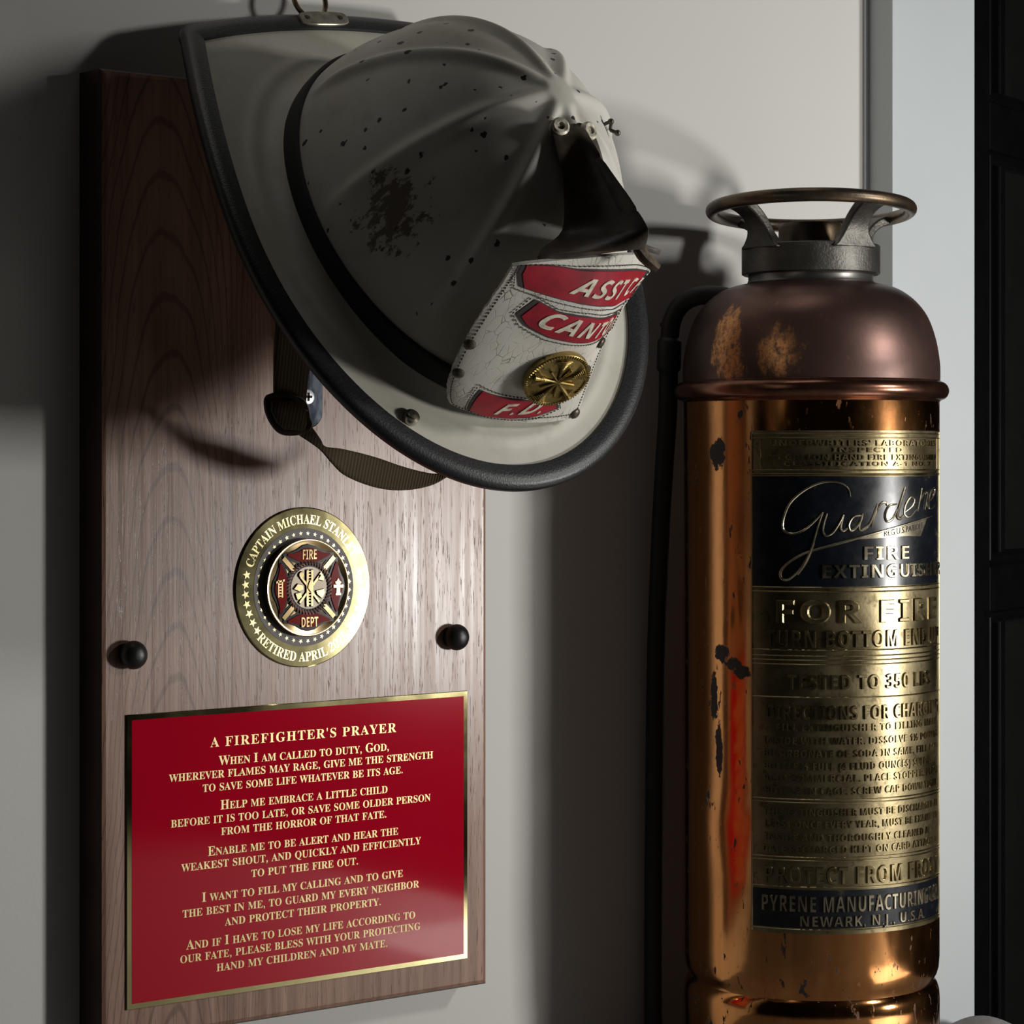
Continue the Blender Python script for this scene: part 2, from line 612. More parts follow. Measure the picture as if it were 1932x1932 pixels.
def layout(text, ser=False, smallcaps=False, track=0.0, sc=.80):
    """-> list of (glyph char, x, scale), total width in cap-height units"""
    x = 0
    out = []
    for ch in text:
        s = 1.0
        u = ch
        if smallcaps:
            if ch.islower():
                s = sc
            u = ch.upper()
        gch = sans(u) if ser == 'sans' else serif(u) if ser else u
        adv = glyph(gch)[3] / CAP[ser] * s
        out.append((gch, x, s / CAP[ser]))
        x += adv + track
    return out, x - track


def write(mb, text, width, cap, place, h, ser=False, smallcaps=False, shear=0.0, track=0.0, align=.5, sub=0.0, sc=.80, h0=0.0):
    """text of the given cap height, stretched to width (None: natural). place(u, v, h) with u along, v up."""
    lay, w = layout(text, ser, smallcaps, track, sc)
    kx = (width / w) if width else cap
    tot = w * kx
    for ch, x, s in lay:
        v, f, be, adv = glyph(ch)
        if not v:
            continue
        b = len(mb.v)
        n = len(v)
        for hh in (h0, h):
            for px, py in v:
                vv = py * s * cap
                uu = (x + px * s) * kx - tot * align + shear * vv
                mb.v.append(tuple(place(uu, vv, hh)))
        for q in f:
            mb.f.append(tuple(b + n + i for i in q))
        for i, j in be:
            mb.f.append((b + i, b + j, b + n + j, b + n + i))


def star(r, ri=.42, rot=0.0):
    return [((r if i % 2 == 0 else r * ri) * math.sin(PI * i / 5 + rot), (r if i % 2 == 0 else r * ri) * math.cos(PI * i / 5 + rot)) for i in range(10)]


# ================================================================== SETTING
struct(MB().box((-2.2, 0, -0.45), (0.62, 0.12, 2.6)).build('wall_back', M['wall'], smooth=False))
struct(MB().box((-2.2, -4.2, -0.06), (0.628, 0.0, -0.012)).build('floor', M['floor'], smooth=False))
struct(MB().box((-2.2, -4.2, -0.50), (3.2, 1.6, -0.45)).build('floor_lower', M['floor'], smooth=False))
c = MB().box((0.5345, -0.027, -0.012), (0.6275, 0.115, 2.2)).build('trim_1', M['casing'], smooth=False)
bevel_mod(c, .0015, 2)
struct(c)
# caulk groove between wall and casing
struct(MB().box((0.5300, -0.0022, -0.012), (0.5345, 0.0, 2.2)).build('trim_2', M['casing'], smooth=False))

# black panelled door standing ajar, hinged at the casing
door = bpy.data.objects.new('door_1', None)
COL.objects.link(door)
door.location = (0.6295, -0.021, -0.445)
door.rotation_euler = (0, 0, math.radians(19.5))
struct(door)
DW, DH, DT = .80, 2.5, .038
rails = [(0.0, .20), (.753, .791), (1.125, 1.165), (1.753, 1.798), (2.3, 2.5)]
fr = MB()
fr.box((0, 0, 0), (.040, DT, DH))
fr.box((DW - .06, 0, 0), (DW, DT, DH))
fr.box((.075, .006, 0), (.088, DT - .006, DH))
for a, b in rails:
    fr.box((.040, .001, a), (DW - .06, DT - .001, b))
o = fr.build('door_frame', M['doorblack'], door, smooth=False)
bevel_mod(o, .002, 2)
for (a0, a), (b, b1) in zip(rails[:-1], rails[1:]):
    pb = MB().box((.040, .014, a), (DW - .06, .022, b))
    pb.build('door_panel', M['doorpanel'], door, smooth=False)
    mo = MB()
    path = [(.043, .008, a + .004), (.043, .008, b - .004)]
    mo.tube(path, .0075, 10)
    mo.tube([(.043, .008, a + .004), (DW - .063, .008, a + .004)], .006, 10)
    mo.tube([(.043, .008, b - .004), (DW - .063, .008, b - .004)], .006, 10)
    mo.build('door_moulding', M['doorblack'], door)

# grey cloth lying at the foot of the casing
P = []
for i in range(26):
    row = []
    for j in range(14):
        u, w = i / 25, j / 13
        x = 0.542 + .082 * u
        yy = -.105 + .070 * w
        e = math.sin(PI * min(1, max(0, u))) ** .5 * math.sin(PI * w) ** .5
        zz = -.0113 + e * (.0045 + .0115 * math.exp(-((u - .68) / .24) ** 2) + .0008 * math.sin(9 * u + 4 * w))
        row.append((x, yy, zz))
    P.append(row)
cl = MB().grid(P)
top = list(cl.v)
cl.add([(p[0], p[1], -.0119) for p in top], [tuple(reversed(q)) for q in cl.f[:]])
o = cl.build('floor_cloth', M['cloth'])
o['label'] = 'small grey cloth lying on the floor at the foot of the white door casing'
o['category'] = 'cloth'

# ================================================================== PLAQUE
XL, XR, ZB, ZT = -0.1433, 0.1469, CZ - 0.3541, CZ + 0.2325
PCX = (XL + XR) / 2
plaque = thing('memorial_plaque', 'tall walnut wall plaque with brass medallion and red engraved prayer plate', 'plaque', (PCX, 0, ZB))
W2, H = (XR - XL) / 2, ZT - ZB
# board with a shallow bevelled front edge
bv = .0035
mb = MB()
fr = [(-W2, -W2)]
def rect(i, y):
    return [(-W2 + i, y, i), (W2 - i, y, i), (W2 - i, y, H - i), (-W2 + i, y, H - i)]
rings = [rect(0, -.0002), rect(0, -.027 + bv * .8), rect(bv * .35, -.027 + bv * .25), rect(bv, -.027)]
mb.grid(rings, False, True)
n0 = len(mb.v)
mb.f.append((0, 1, 2, 3))
mb.f.append((n0 - 4, n0 - 3, n0 - 2, n0 - 1))
board = mb.build('board', M['walnut'], plaque, smooth=False)
board.data.materials.append(M['walnut_edge'])
for p in board.data.polygons:
    c = p.center
    if c.y > -.0265:
        p.material_index = 1


def pl(x, z, d):
    """plaque-local: x from world s, z relative to camera height, d out of the board face"""
    return (x - PCX, -.027 - d, z + CZ - ZB)


# --- prayer plate
plate = MB()
px0, px1, pz0, pz1 = -0.1264, 0.1293, -0.3345, -0.1563
ins = .0034
b0 = MB().box(pl(px0, pz0, .0), pl(px1, pz1, .0013)).build('prayer_plate', M['brass'], plaque, smooth=False)
bevel_mod(b0, .0003, 1)
b0['label'] = 'red engraved prayer plate with gold border'
MB().box(pl(px0 + ins, pz0 + ins, .0010), pl(px1 - ins, pz1 - ins, .00145)).build('red_panel', M['red'], b0, smooth=False)


def plate_pt(px, py):
    """photo pixel -> (s, z) on the plate's plane (used to read off the line positions)"""
    f_, cx_, cy_ = 4700., 966., 860.
    F = np.array([.609, .793, 0]); F /= np.linalg.norm(F)
    R = np.array([F[1], -F[0], 0])
    C = np.array([-.857, -1.361, 0.])
    d = F + R * (px - cx_) / f_ + np.array([0, 0, 1]) * (cy_ - py) / f_
    t = (-.0283 - C[1]) / d[1]
    q = C + d * t
    return q[0], q[2]


K = 1 / 2.683
LINES = [("A FIREFIGHTER'S PRAYER", 527, 347, 1467, 272, 47, False, .12),
         ('When I am called to duty, God,', 570, 435, 1432, 368, 46, True, 0),
         ('wherever flames may rage, give me the strength', 318, 523, 1655, 405, 46, True, 0),
         ('to save some life whatever be its age.', 487, 577, 1503, 478, 46, True, 0),
         ('Help me embrace a little child', 577, 662, 1425, 580, 46, True, 0),
         ('before it is too late, or save some older person', 326, 755, 1642, 620, 46, True, 0),
         ('from the horror of that fate.', 580, 795, 1420, 702, 46, True, 0),
         ('Enable me to be alert and hear the', 513, 899, 1478, 790, 46, True, 0),
         ('weakest shout, and quickly and efficiently', 380, 978, 1592, 838, 46, True, 0),
         ('to put the fire out.', 733, 1005, 1277, 942, 46, True, 0),
         ('I want to fill my calling and to give', 483, 1132, 1502, 1003, 46, True, 0),
         ('the best in me, to guard my every neighbor', 385, 1211, 1583, 1058, 46, True, 0),
         ('and protect their property.', 600, 1250, 1392, 1148, 46, True, 0),
         ('And if I have to lose my life according to', 405, 1371, 1565, 1215, 46, True, 0),
         ('our fate, please bless with your protecting', 372, 1443, 1590, 1270, 46, True, 0),
         ('hand my children and my mate.', 557, 1485, 1425, 1355, 46, True, 0)]
mb = MB()
for t, xa, ya, xb, yb, ch, sm, tr in LINES:
    s0, z0 = plate_pt(200 + xa * K, 1280 + ya * K)
    s1, z1 = plate_pt(200 + xb * K, 1280 + yb * K)
    zc = (z0 + z1) / 2
    cap = ch * K / 2960
    write(mb, t, s1 - s0, cap, lambda u, v, h, c=(s0 + s1) / 2, z=zc: pl(c + u, z + v, .00145 + h), .00025, ser=True, smallcaps=sm, track=tr)
mb.build('lettering', M['brass_text'], b0, smooth=False)

# --- medallion
MX, MZ, MR = 0.0001, -0.0833, 0.0507
def md(x, z, h):
    return pl(MX + x, MZ + z, h)
def disc_prof(mb, prof, n=128):
    """prof: (r, h) turned about the medallion's axis"""
    P = [[md(r * math.cos(2 * PI * i / n), r * math.sin(2 * PI * i / n), h) for i in range(n)] for r, h in prof]
    mb.grid(P, False, True)
    b = len(mb.v) - n
    mb.f.append(tuple(range(b, b + n)))
    return mb
medal = disc_prof(MB(), [(MR, 0), (MR, .0010), (MR - .0006, .0015), (.001, .0015)]).build('medallion', M['brass'], plaque)
medal['label'] = 'round brass medallion with raised fire department coin'
disc_prof(MB(), [(.737 * MR, .0013), (.737 * MR, .0017), (.001, .0017)]).build('grey_band', M['coin_grey'], medal)
mb = MB()
def place_arc(ang, r, up=True):
    """glyph frame on a circle: angle clockwise from the top; up=True reads outward"""
    def f(u, v, h):
        a = ang
        rr = r
        sx, cx_ = math.sin(a), math.cos(a)
        tx, tz = (cx_, -sx) if up else (-cx_, sx)
        ux, uz = (sx, cx_) if up else (-sx, -cx_)
        return md(rr * sx + tx * u + ux * v, rr * cx_ + tz * u + uz * v, .0015 + h)
    return f
def arc_text(mb, text, r, cap, a0, a1, up=True, h=.00022):
    lay, w = layout(text, True)
    for ch, x, s in lay:
        v, f, be, adv = glyph(ch)
        if not v:
            continue
        mid = x + adv * s / 2
        a = math.radians(a0 + (a1 - a0) * mid / w)
        pf = place_arc(a, r, up)
        b = len(mb.v); n = len(v)
        kx = abs(math.radians(a1 - a0)) * (r + (cap * .45 if up else -cap * .45)) / w
        for hh in (0, h):
            for p in v:
                mb.v.append(tuple(pf((p[0] - adv / 2) * s * kx, p[1] * s * cap, hh)))
        for q in f:
            mb.f.append(tuple(b + n + i for i in q))
        for i, j in be:
            mb.f.append((b + i, b + j, b + n + j, b + n + i))
arc_text(mb, 'CAPTAIN MICHAEL STANLEY', .795 * MR, .115 * MR, -71, 63)
arc_text(mb, 'RETIRED APRIL 2025', .925 * MR, .115 * MR, 229, 134, up=False)
for sgn in (-1, 1):
    for i in range(7):
        a = sgn * math.radians(78 + i * (48 / 6) * 1.02)
        q = place_arc(a, .855 * MR)
        mb.prism(star(.058 * MR), 0, .00022, lambda x, y, h, q=q: q(x, y, h))
for i in range(40):
    a = 2 * PI * (i + .5) / 40
    q = place_arc(a, .675 * MR)
    mb.prism(star(.030 * MR, .36), .0002, .0004, lambda x, y, h, q=q: q(x, y, h))
mb.build('lettering', M['brass_star'], medal, smooth=False)
# raised coin
CR_ = .610 * MR
coin = disc_prof(MB(), [(CR_ * .985, .0015), (CR_, .0022), (CR_, .0062), (CR_ * .985, .0068), (CR_ * .94, .0068), (CR_ * .92, .0064), (.0004, .0064)]).build('coin', M['brass_dull'], medal)
CT = .0064
def arm_pts(q=1.0):
    base = [(-.26, .49), (-.40, .55), (-.62, .66), (-.60, .71), (-.46, .715), (-.30, .77), (-.14, .86), (0, .885), (.14, .86), (.30, .77), (.46, .715), (.60, .71), (.62, .66), (.40, .55), (.26, .49), (0, .47)]
    cz = .66
    return [(x * q, cz + (z - cz) * q) for x, z in base]
mbk, mred, mgold, mrose = MB(), MB(), MB(), MB()
for kq in range(4):
    ca, sa = math.cos(kq * PI / 2), math.sin(kq * PI / 2)
    def rp(x, z, h, ca=ca, sa=sa):
        return md((x * ca + z * sa) * CR_, (-x * sa + z * ca) * CR_, CT + h)
    mbk.prism(arm_pts(1.0), -.0002, .0006, rp)
    mred.prism(arm_pts(.92), .0004, .0012, rp, bevel=.05)
    # diagonal gold bars between the arms
    c45, s45 = math.cos(kq * PI / 2 + PI / 4), math.sin(kq * PI / 2 + PI / 4)
    def rd(x, z, h, ca=c45, sa=s45):
        return md((x * ca + z * sa) * CR_, (-x * sa + z * ca) * CR_, CT + h)
    mbk.prism([(-.085, .50), (.085, .50), (.085, .82), (-.085, .82)], -.0002, .0005, rd)
    mgold.prism([(-.05, .50), (.05, .50), (.05, .88), (-.05, .88)], .0002, .0011, rd, bevel=.01)
mbk.prism([(.57 * math.cos(2 * PI * i / 48), .57 * math.sin(2 * PI * i / 48)) for i in range(48)], -.0002, .0005, lambda x, z, h: md(x * CR_, z * CR_, CT + h))
mbk.build('black_outline', M['coin_black'], coin, smooth=False)
mred.build('red_cross_enamel', M['coin_red'], coin, smooth=False)
# rope ring
for i in range(44):
    a = 2 * PI * i / 44
    p0 = (.47 * math.cos(a - .05), .47 * math.sin(a - .05)); p1 = (.55 * math.cos(a + .05), .55 * math.sin(a + .05))
    mrose.tube([md(p0[0] * CR_, p0[1] * CR_, CT + .0007), md((p0[0] + p1[0]) / 2 * CR_, (p0[1] + p1[1]) / 2 * CR_, CT + .0014), md(p1[0] * CR_, p1[1] * CR_, CT + .0007)], .00075, 6)
mrose.build('rope_ring', M['coin_rose'], coin)
def cd(x, z, h):
    return md(x * CR_, z * CR_, CT + h)
MB().prism([(.43 * math.cos(2 * PI * i / 48), .43 * math.sin(2 * PI * i / 48)) for i in range(48)], .0, .0008, cd).build('coin_centre', M['coin_field'], coin, smooth=False)
write(mgold, 'FIRE', .36 * CR_, .20 * CR_, lambda u, v, h: md(u, .58 * CR_ + v, CT + .0010 + h), .0007, ser='sans')
write(mgold, 'DEPT', .42 * CR_, .20 * CR_, lambda u, v, h: md(u, -.80 * CR_ + v, CT + .0010 + h), .0007, ser='sans')
# ladder with hook (left) and hydrant (right)
for dx in (-.045, .045):
    mgold.prism([(-.70 + dx - .015, -.18), (-.70 + dx + .015, -.18), (-.70 + dx + .015, .18), (-.70 + dx - .015, .18)], .001, .0017, cd)
for i in range(6):
    z = -.15 + i * .06
    mgold.prism([(-.75, z - .012), (-.65, z - .012), (-.65, z + .012), (-.75, z + .012)], .001, .0016, cd)
mgold.prism([(-.80, .11), (-.60, .15), (-.60, .19), (-.80, .15)], .001, .0017, cd)
mgold.prism([(.63, -.19), (.77, -.19), (.77, -.15), (.75, -.14), (.75, .07), (.78, .08), (.78, .11), (.74, .13), (.70, .19), (.66, .13), (.62, .11), (.62, .08), (.65, .07), (.65, -.14), (.63, -.15)], .001, .0018, cd, bevel=.015)
mgold.prism([(.58, -.02), (.82, -.02), (.82, .04), (.58, .04)], .001, .0021, cd)
mgold.build('gold_relief', M['coin_relief'], coin, smooth=False)
# crossed tools of the centre: ladder, axe, pike, helmet, trumpet over a dark ground
gd, dkm = MB(), MB()
def bar(mb, x0, z0, x1, z1, w, h0, h1):
    dx, dz = x1 - x0, z1 - z0
    L = math.hypot(dx, dz); nx, nz = -dz / L * w / 2, dx / L * w / 2
    mb.prism([(x0 + nx, z0 + nz), (x1 + nx, z1 + nz), (x1 - nx, z1 - nz), (x0 - nx, z0 - nz)], h0, h1, cd)
for sx in (-.055, .055):
    bar(gd, sx, -.38, sx, .36, .045, .0008, .0020)
    bar(dkm, sx, -.40, sx, .38, .085, .0006, .0010)
for i in range(12):
    z = -.33 + i * .06
    bar(gd, -.05, z, .05, z, .022, .0008, .0017)
bar(gd, -.24, -.30, .26, .26, .045, .0008, .0019); bar(dkm, -.26, -.32, .28, .28, .085, .0006, .0010)
bar(gd, .24, -.30, -.24, .26, .045, .0008, .0019); bar(dkm, .26, -.32, -.26, .28, .085, .0006, .0010)
gd.prism([(.18, .16), (.34, .12), (.36, .22), (.28, .34), (.20, .26)], .0008, .0019, cd, bevel=.02)
gd.prism([(-.20 + .075 * math.cos(i * PI / 8), .27 + .075 * math.sin(i * PI / 8)) for i in range(16)], .0008, .0021, cd, bevel=.02)
gd.prism([(-.40, -.02), (-.30, .10), (-.16, .06), (-.14, -.04), (-.26, -.08)], .0008, .0022, cd, bevel=.02)
gd.prism([(-.36, -.10), (-.20, -.08), (-.18, -.20), (-.30, -.26)], .0008, .0020, cd, bevel=.02)
gd.prism([(.14, -.06), (.36, -.02), (.38, -.12), (.30, -.24), (.16, -.14)], .0008, .0020, cd, bevel=.02)
gd.prism([(-.06, .10), (.0, .18), (.08, .12), (.09, -.06), (.02, -.12), (-.08, -.02)], .0008, .0027, cd, bevel=.03)
gd.build('crossed_tools', M['coin_relief'], coin, smooth=False)
dkm.build('tool_outline', M['coin_black'], coin, smooth=False)  # dark enamel outlines of the ladder rails and crossed bars

# --- two black round standoff knobs
for xk in (-0.1238, 0.1175):
    n = 28
    prof = [(.0075, 0), (.0080, .003)] + [(.0087 * math.cos(t) , .0050 + .0078 * math.sin(t)) for t in [i * PI / 2 / 9 - .25 for i in range(10)]]
    mb = MB()
    P = [[pl(xk + r * math.cos(2 * PI * i / n), -.1200 + r * math.sin(2 * PI * i / n), h) for i in range(n)] for r, h in prof]
    mb.grid(P, False, True)
    b = len(mb.v) - n
    mb.f.append(tuple(range(b, b + n)))
    mb.build('round_knob', M['blackknob'], plaque)

# --- steel hook bracket
HX, HZ = .0035, .0386
hk = MB()
pts = [(-.0105, .030), (.0105, .030)] + [(.0105 * math.cos(t), -.0105 + .0105 * -math.sin(t)) for t in [i * PI / 12 for i in range(13)]]
hk.prism(pts, 0, .0022, lambda x, z, h: pl(HX + x, HZ + z, h), bevel=.0007)
hook = hk.build('hook_bracket', M['steel'], plaque)
arm = [pl(HX, HZ + .024, .001), pl(HX, HZ + .026, .012), pl(HX, HZ + .034, .030), pl(HX, HZ + .050, .052), pl(HX, HZ + .072, .072)]
MB().tube(spline(arm, 20), .0045, 10).build('hook_arm', M['steel'], hook)
sc_ = MB()
for zz in (-.0012,):
    P = [[pl(HX - .001 + r * math.cos(2 * PI * i / 24), HZ + zz + r * math.sin(2 * PI * i / 24), h) for i in range(24)] for r, h in [(.0048, .0018), (.0046, .0027), (.003, .0031), (.0004, .0032)]]
    sc_.grid(P, False, True)
sc_.build('screw', M['screwhead'], hook)
sl = MB()
for a, b in ((.0027, .0008), (.0008, .0027)):
    sl.prism([(-a, -b), (a, -b), (a, b), (-a, b)], .0028, .00335, lambda x, z, h: pl(HX - .001 + x, HZ - .0012 + z, h))
sl.build('screw_slot', M['darkslot'], hook, smooth=False)

# ================================================================== HELMET
HA, HB_, HH, HXA = .12430, .09528, .1425, .01036
LF, LR, WB, WR, DF, DR_, DS = .17365, .16941, .14014, .10639, .01413, .01930, -.00106
Rm = Matrix(((0.0810746391, 0.995545981, -0.0481155122), (-0.5263151462, 0.0017666489, -0.8502877430), (-0.8464155420, 0.0942606948, 0.5241141590)))
helmet = thing('fire_helmet', 'worn white leather fire helmet with black brim edge hung over the plaque', 'helmet', (0.0239239, -0.1380013, 0.1373143 + CZ))
helmet.rotation_euler = Rm.to_euler()


def outline_half():
    pts = []
    for i in range(60):
        t = i / 59 * PI / 2
        pts.append((LF * max(0, math.cos(t)) ** .95, -WB * math.sin(t)))
    for i in range(1, 50):
        t = i / 49
        pts.append((-(LR - .012) * t, -(WB + (WR - WB) * t ** 1.7)))
    x0, y0 = pts[-1]
    for i in range(1, 12):
        t = i / 11 * PI / 2
        pts.append((x0 - .012 * math.sin(t), y0 + .012 * (1 - math.cos(t))))
    x1, y1 = pts[-1]
    for i in range(1, 24):
        t = i / 23
        pts.append((x1 - .012 * (1 - (1 - t) ** 2), y1 * (1 - t)))
    return pts


hp = outline_half()
full = hp + [(x, -y) for x, y in hp[-2:0:-1]]
# resample evenly
seg = [0]
for i in range(len(full)):
    a, b = full[i], full[(i + 1) % len(full)]
    seg.append(seg[-1] + math.hypot(b[0] - a[0], b[1] - a[1]))
NB = 220
OUT = []
for q in range(NB):
    s = seg[-1] * q / NB
    i = max(j for j in range(len(full)) if seg[j] <= s)
    t = (s - seg[i]) / max(1e-9, seg[i + 1] - seg[i])
    a, b = full[i], full[(i + 1) % len(full)]
    OUT.append((a[0] + (b[0] - a[0]) * t, a[1] + (b[1] - a[1]) * t))


def brim_z(x, y):
    return (-DF * (x / LF) ** 2 if x > 0 else -DR_ * (x / LR) ** 2) - DS * (y / WB) ** 2


def inner_pt(x, y):
    th = math.atan2(y / HB_, x / HA)
    return HA * math.cos(th), HB_ * math.sin(th)


P = []
for x, y in OUT:
    ix, iy = inner_pt(x, y)
    row = []
    for j in range(25):
        t = j / 24
        px, py = ix + (x - ix) * t, iy + (y - iy) * t
        dd = math.hypot(px - ix, py - iy)
        z = brim_z(px, py) * (1 - (1 - t) ** 2 * .0) + .0075 * math.exp(-dd / .006) + .0012 * math.exp(-((dd - .020) / .004) ** 2)
        row.append((px, py, z))
    P.append(row)
mb = MB().grid(P, True, False)
brim = mb.build('brim', M['brim'], helmet, auto=None)
so = brim.modifiers.new('thickness', 'SOLIDIFY')
so.thickness = .0026
so.offset = -1
brim['label'] = 'cream painted helmet brim'
# black rubber edging wrapped round the brim
rings = []
for q in range(NB):
    a, b, c2 = OUT[q - 1], OUT[q], OUT[(q + 1) % NB]
    tx, ty = c2[0] - a[0], c2[1] - a[1]
    L = math.hypot(tx, ty)
    nx, ny = ty / L, -tx / L
    if nx * b[0] + ny * b[1] < 0:
        nx, ny = -nx, -ny
    z0 = brim_z(*b)
    slope = (brim_z(b[0] - nx * .012, b[1] - ny * .012) - z0) / .012
    prof = [(-.0125, .0006), (-.0120, .0022), (-.006, .0034), (-.001, .0034), (.0018, .0018), (.0022, -.0012), (.0012, -.0042), (-.002, -.0056), (-.008, -.0054), (-.012, -.0036)]
    rings.append([(b[0] + nx * d, b[1] + ny * d, z0 - slope * d + h) for d, h in prof])
MB().grid(rings, True, True).build('brim_edging', M['trim'], helmet, auto=60)


# crown with eight raised combs meeting at the peak
def crown_pt(th, ph, off=0.0):
    ph = max(0.0, min(PI / 2, ph))
    u = math.sin(ph) ** (2 / 1.75)
    r = math.cos(ph)
    x, y, z = HA * r * math.cos(th) + HXA * u, HB_ * r * math.sin(th), HH * u
    n = Vector((r * math.cos(th) / HA, r * math.sin(th) / HB_, 1.15 * max(u, 1e-4) ** 1.3 / HH)).normalized()
    rad = (HA + HB_) / 2 * r
    fade = min(1, max(0, (ph - .16) / .30))
    fade = fade * fade * (3 - 2 * fade)
    d = 0
    for i in range(8):
        da = (th - i * PI / 4 + PI) % (2 * PI) - PI
        arc = da * max(rad, .004)
        d += math.exp(-(arc / .0046) ** 2)
    d = min(d, 1.15)
    top = max(0, (ph - 1.25) / (PI / 2 - 1.25))
    h = fade * .0036 * d * (1 - .25 * top) + .0012 * top ** 2
    return Vector((x, y, z)) + n * (h + off)


P = []
for j in range(90):
    ph = PI / 2 * (j / 89) ** .85
    P.append([crown_pt(2 * PI * i / 320, min(ph, PI / 2 - .004)) for i in range(320)])
mb = MB().grid(P, False, True)
nb = len(mb.v)
mb.f.append(tuple(range(nb - 320, nb)))
crown = mb.build('crown', M['helmet'], helmet, auto=None)
so = crown.modifiers.new('thickness', 'SOLIDIFY')
so.thickness = .002
so.offset = -1
# black band round the foot of the crown
P = []
for d, off in ((.012, .0004), (.018, .0020), (.060, .0024), (.105, .0026), (.150, .0026), (.160, .0022), (.163, .0004)):
    row = []
    for i in range(200):
        th = 2 * PI * i / 200
        p = crown_pt(th, d, off)
        row.append(p)
    P.append(row)
MB().grid(P, False, True).build('crown_band', M['band'], helmet, auto=60)

# ---- front shield
G = np.array([[[0.1237, -0.0485, 0.0034], [0.1326, -0.0287, -0.0018], [0.1383, -0.0057, -0.0039], [0.1405, 0.0181, -0.0043], [0.1382, 0.0411, -0.0069]],
              [[0.1177, -0.0665, 0.0484], [0.1295, -0.0374, 0.0408], [0.1344, -0.005, 0.0416], [0.1339, 0.0173, 0.0428], [0.1266, 0.0359, 0.0366]],
              [[0.1126, -0.0677, 0.0896], [0.1241, -0.0378, 0.0799], [0.1307, -0.0057, 0.0743], [0.1289, 0.0143, 0.0714], [0.1187, 0.0336, 0.0682]],
              [[0.1084, -0.0666, 0.12], [0.1125, -0.0371, 0.1294], [0.1139, -0.0043, 0.1328], [0.1114, 0.0172, 0.1275], [0.1091, 0.04, 0.1133]]])
G[0, :, 2] += np.array([0, .003, .004, .004, .006])
PN, QN = [-1, -.5, 0, .5, 1], [0, .35, .62, 1]


def lag(n, x):
    return np.array([np.prod([(x - n[j]) / (n[i] - n[j]) for j in range(len(n)) if j != i]) for i in range(len(n))])


def S0(p, q):
    return np.einsum('j,i,jik->k', lag(QN, q), lag(PN, p), G)


def S(p, q, h=0.0):
    a = S0(p, q)
    du = S0(p + .01, q) - S0(p - .01, q)
    dv = S0(p, q + .01) - S0(p, q - .01)
    n = np.cross(du, dv)
    n /= np.linalg.norm(n)
    return a + n * h


ST = .0024
NP, NQ = 48, 60
rng = random.Random(3)
P0, P1 = [], []
for i in range(NP + 1):
    p = -1 + 2 * i / NP
    r0, r1 = [], []
    for j in range(NQ + 1):
        q = j / NQ
        pe = p
        if abs(p) == 1:
            pe = p * (1 + .010 * rng.uniform(-1, 1))
        r0.append(S(pe, q, 0))
        r1.append(S(pe, q, -ST))
    P0.append(r0)
    P1.append(r1)
mb = MB().grid(P0)
n = len(mb.v)
mb.grid(P1)
nv = NQ + 1
for j in range(NQ):
    for i in (0, NP):
        mb.f.append((i * nv + j, i * nv + j + 1, n + i * nv + j + 1, n + i * nv + j))
for i in range(NP):
    for j in (0, NQ):
        mb.f.append((i * nv + j, (i + 1) * nv + j, n + (i + 1) * nv + j, n + i * nv + j))
shield = mb.build('front_shield', M['shield'], helmet, auto=50)
shield['label'] = 'cracked white leather front shield with red panels'


def shield_panel(pts, name, mat, h0, h1, grow=1.0):
    """pts: closed outline in (p, q); filled as a fan of rows across p"""
    ps = [a for a, b in pts]
    p0, p1 = min(ps), max(ps)
    pc = (p0 + p1) / 2
    def span(p):
        qs = []
        for i in range(len(pts)):
            (a, b), (c, d) = pts[i], pts[(i + 1) % len(pts)]
            if (a - p) * (c - p) <= 0 and a != c:
                qs.append(b + (d - b) * (p - a) / (c - a))
        return (min(qs), max(qs)) if qs else None
    N = 40
    rows = []
    for i in range(N + 1):
        p = p0 + (p1 - p0) * (.0005 + .999 * i / N)
        s = span(p)
        lo, hi = s
        pg = pc + (p - pc) * grow
        g = (grow - 1) * .5
        rows.append((pg, lo - g * .2, hi + g * .2))
    mb = MB()
    A = [[S(p, lo + (hi - lo) * j / 8, h1) for j in range(9)] for p, lo, hi in rows]
    B = [[S(p, lo + (hi - lo) * j / 8, h0) for j in range(9)] for p, lo, hi in rows]
    mb.grid(A)
    n = len(mb.v)
    mb.add([v for r in B for v in r], [])
    for i in range(N):
        for j in (0, 8):
            mb.f.append((i * 9 + j, (i + 1) * 9 + j, n + (i + 1) * 9 + j, n + i * 9 + j))
    for j in range(8):
        for i in (0, N):
            mb.f.append((i * 9 + j, i * 9 + j + 1, n + i * 9 + j + 1, n + i * 9 + j))
    return mb.build(name, mat, shield, auto=40)


PAN = [[(-.86, .985), (-.37, .945), (.25, .95), (.93, .955), (.97, .80), (.25, .815), (-.39, .80), (-.78, .795), (-.86, .88)],
       [(-.57, .755), (-.33, .735), (0, .75), (.45, .75), (.84, .725), (.88, .62), (.45, .618), (.01, .61), (-.29, .61), (-.55, .63), (-.65, .66)],
       [(-.60, .235), (-.33, .195), (.03, .155), (.31, .145), (.45, .09), (.21, .045), (-.15, .025), (-.53, .02), (-.68, .05)]]
for pts in PAN:
    shield_panel(pts, 'panel_edge', M['shield_black'], -.0003, .0004, 1.05)
    shield_panel(pts, 'red_panel', M['shield_red'], 0, .0008, .985)


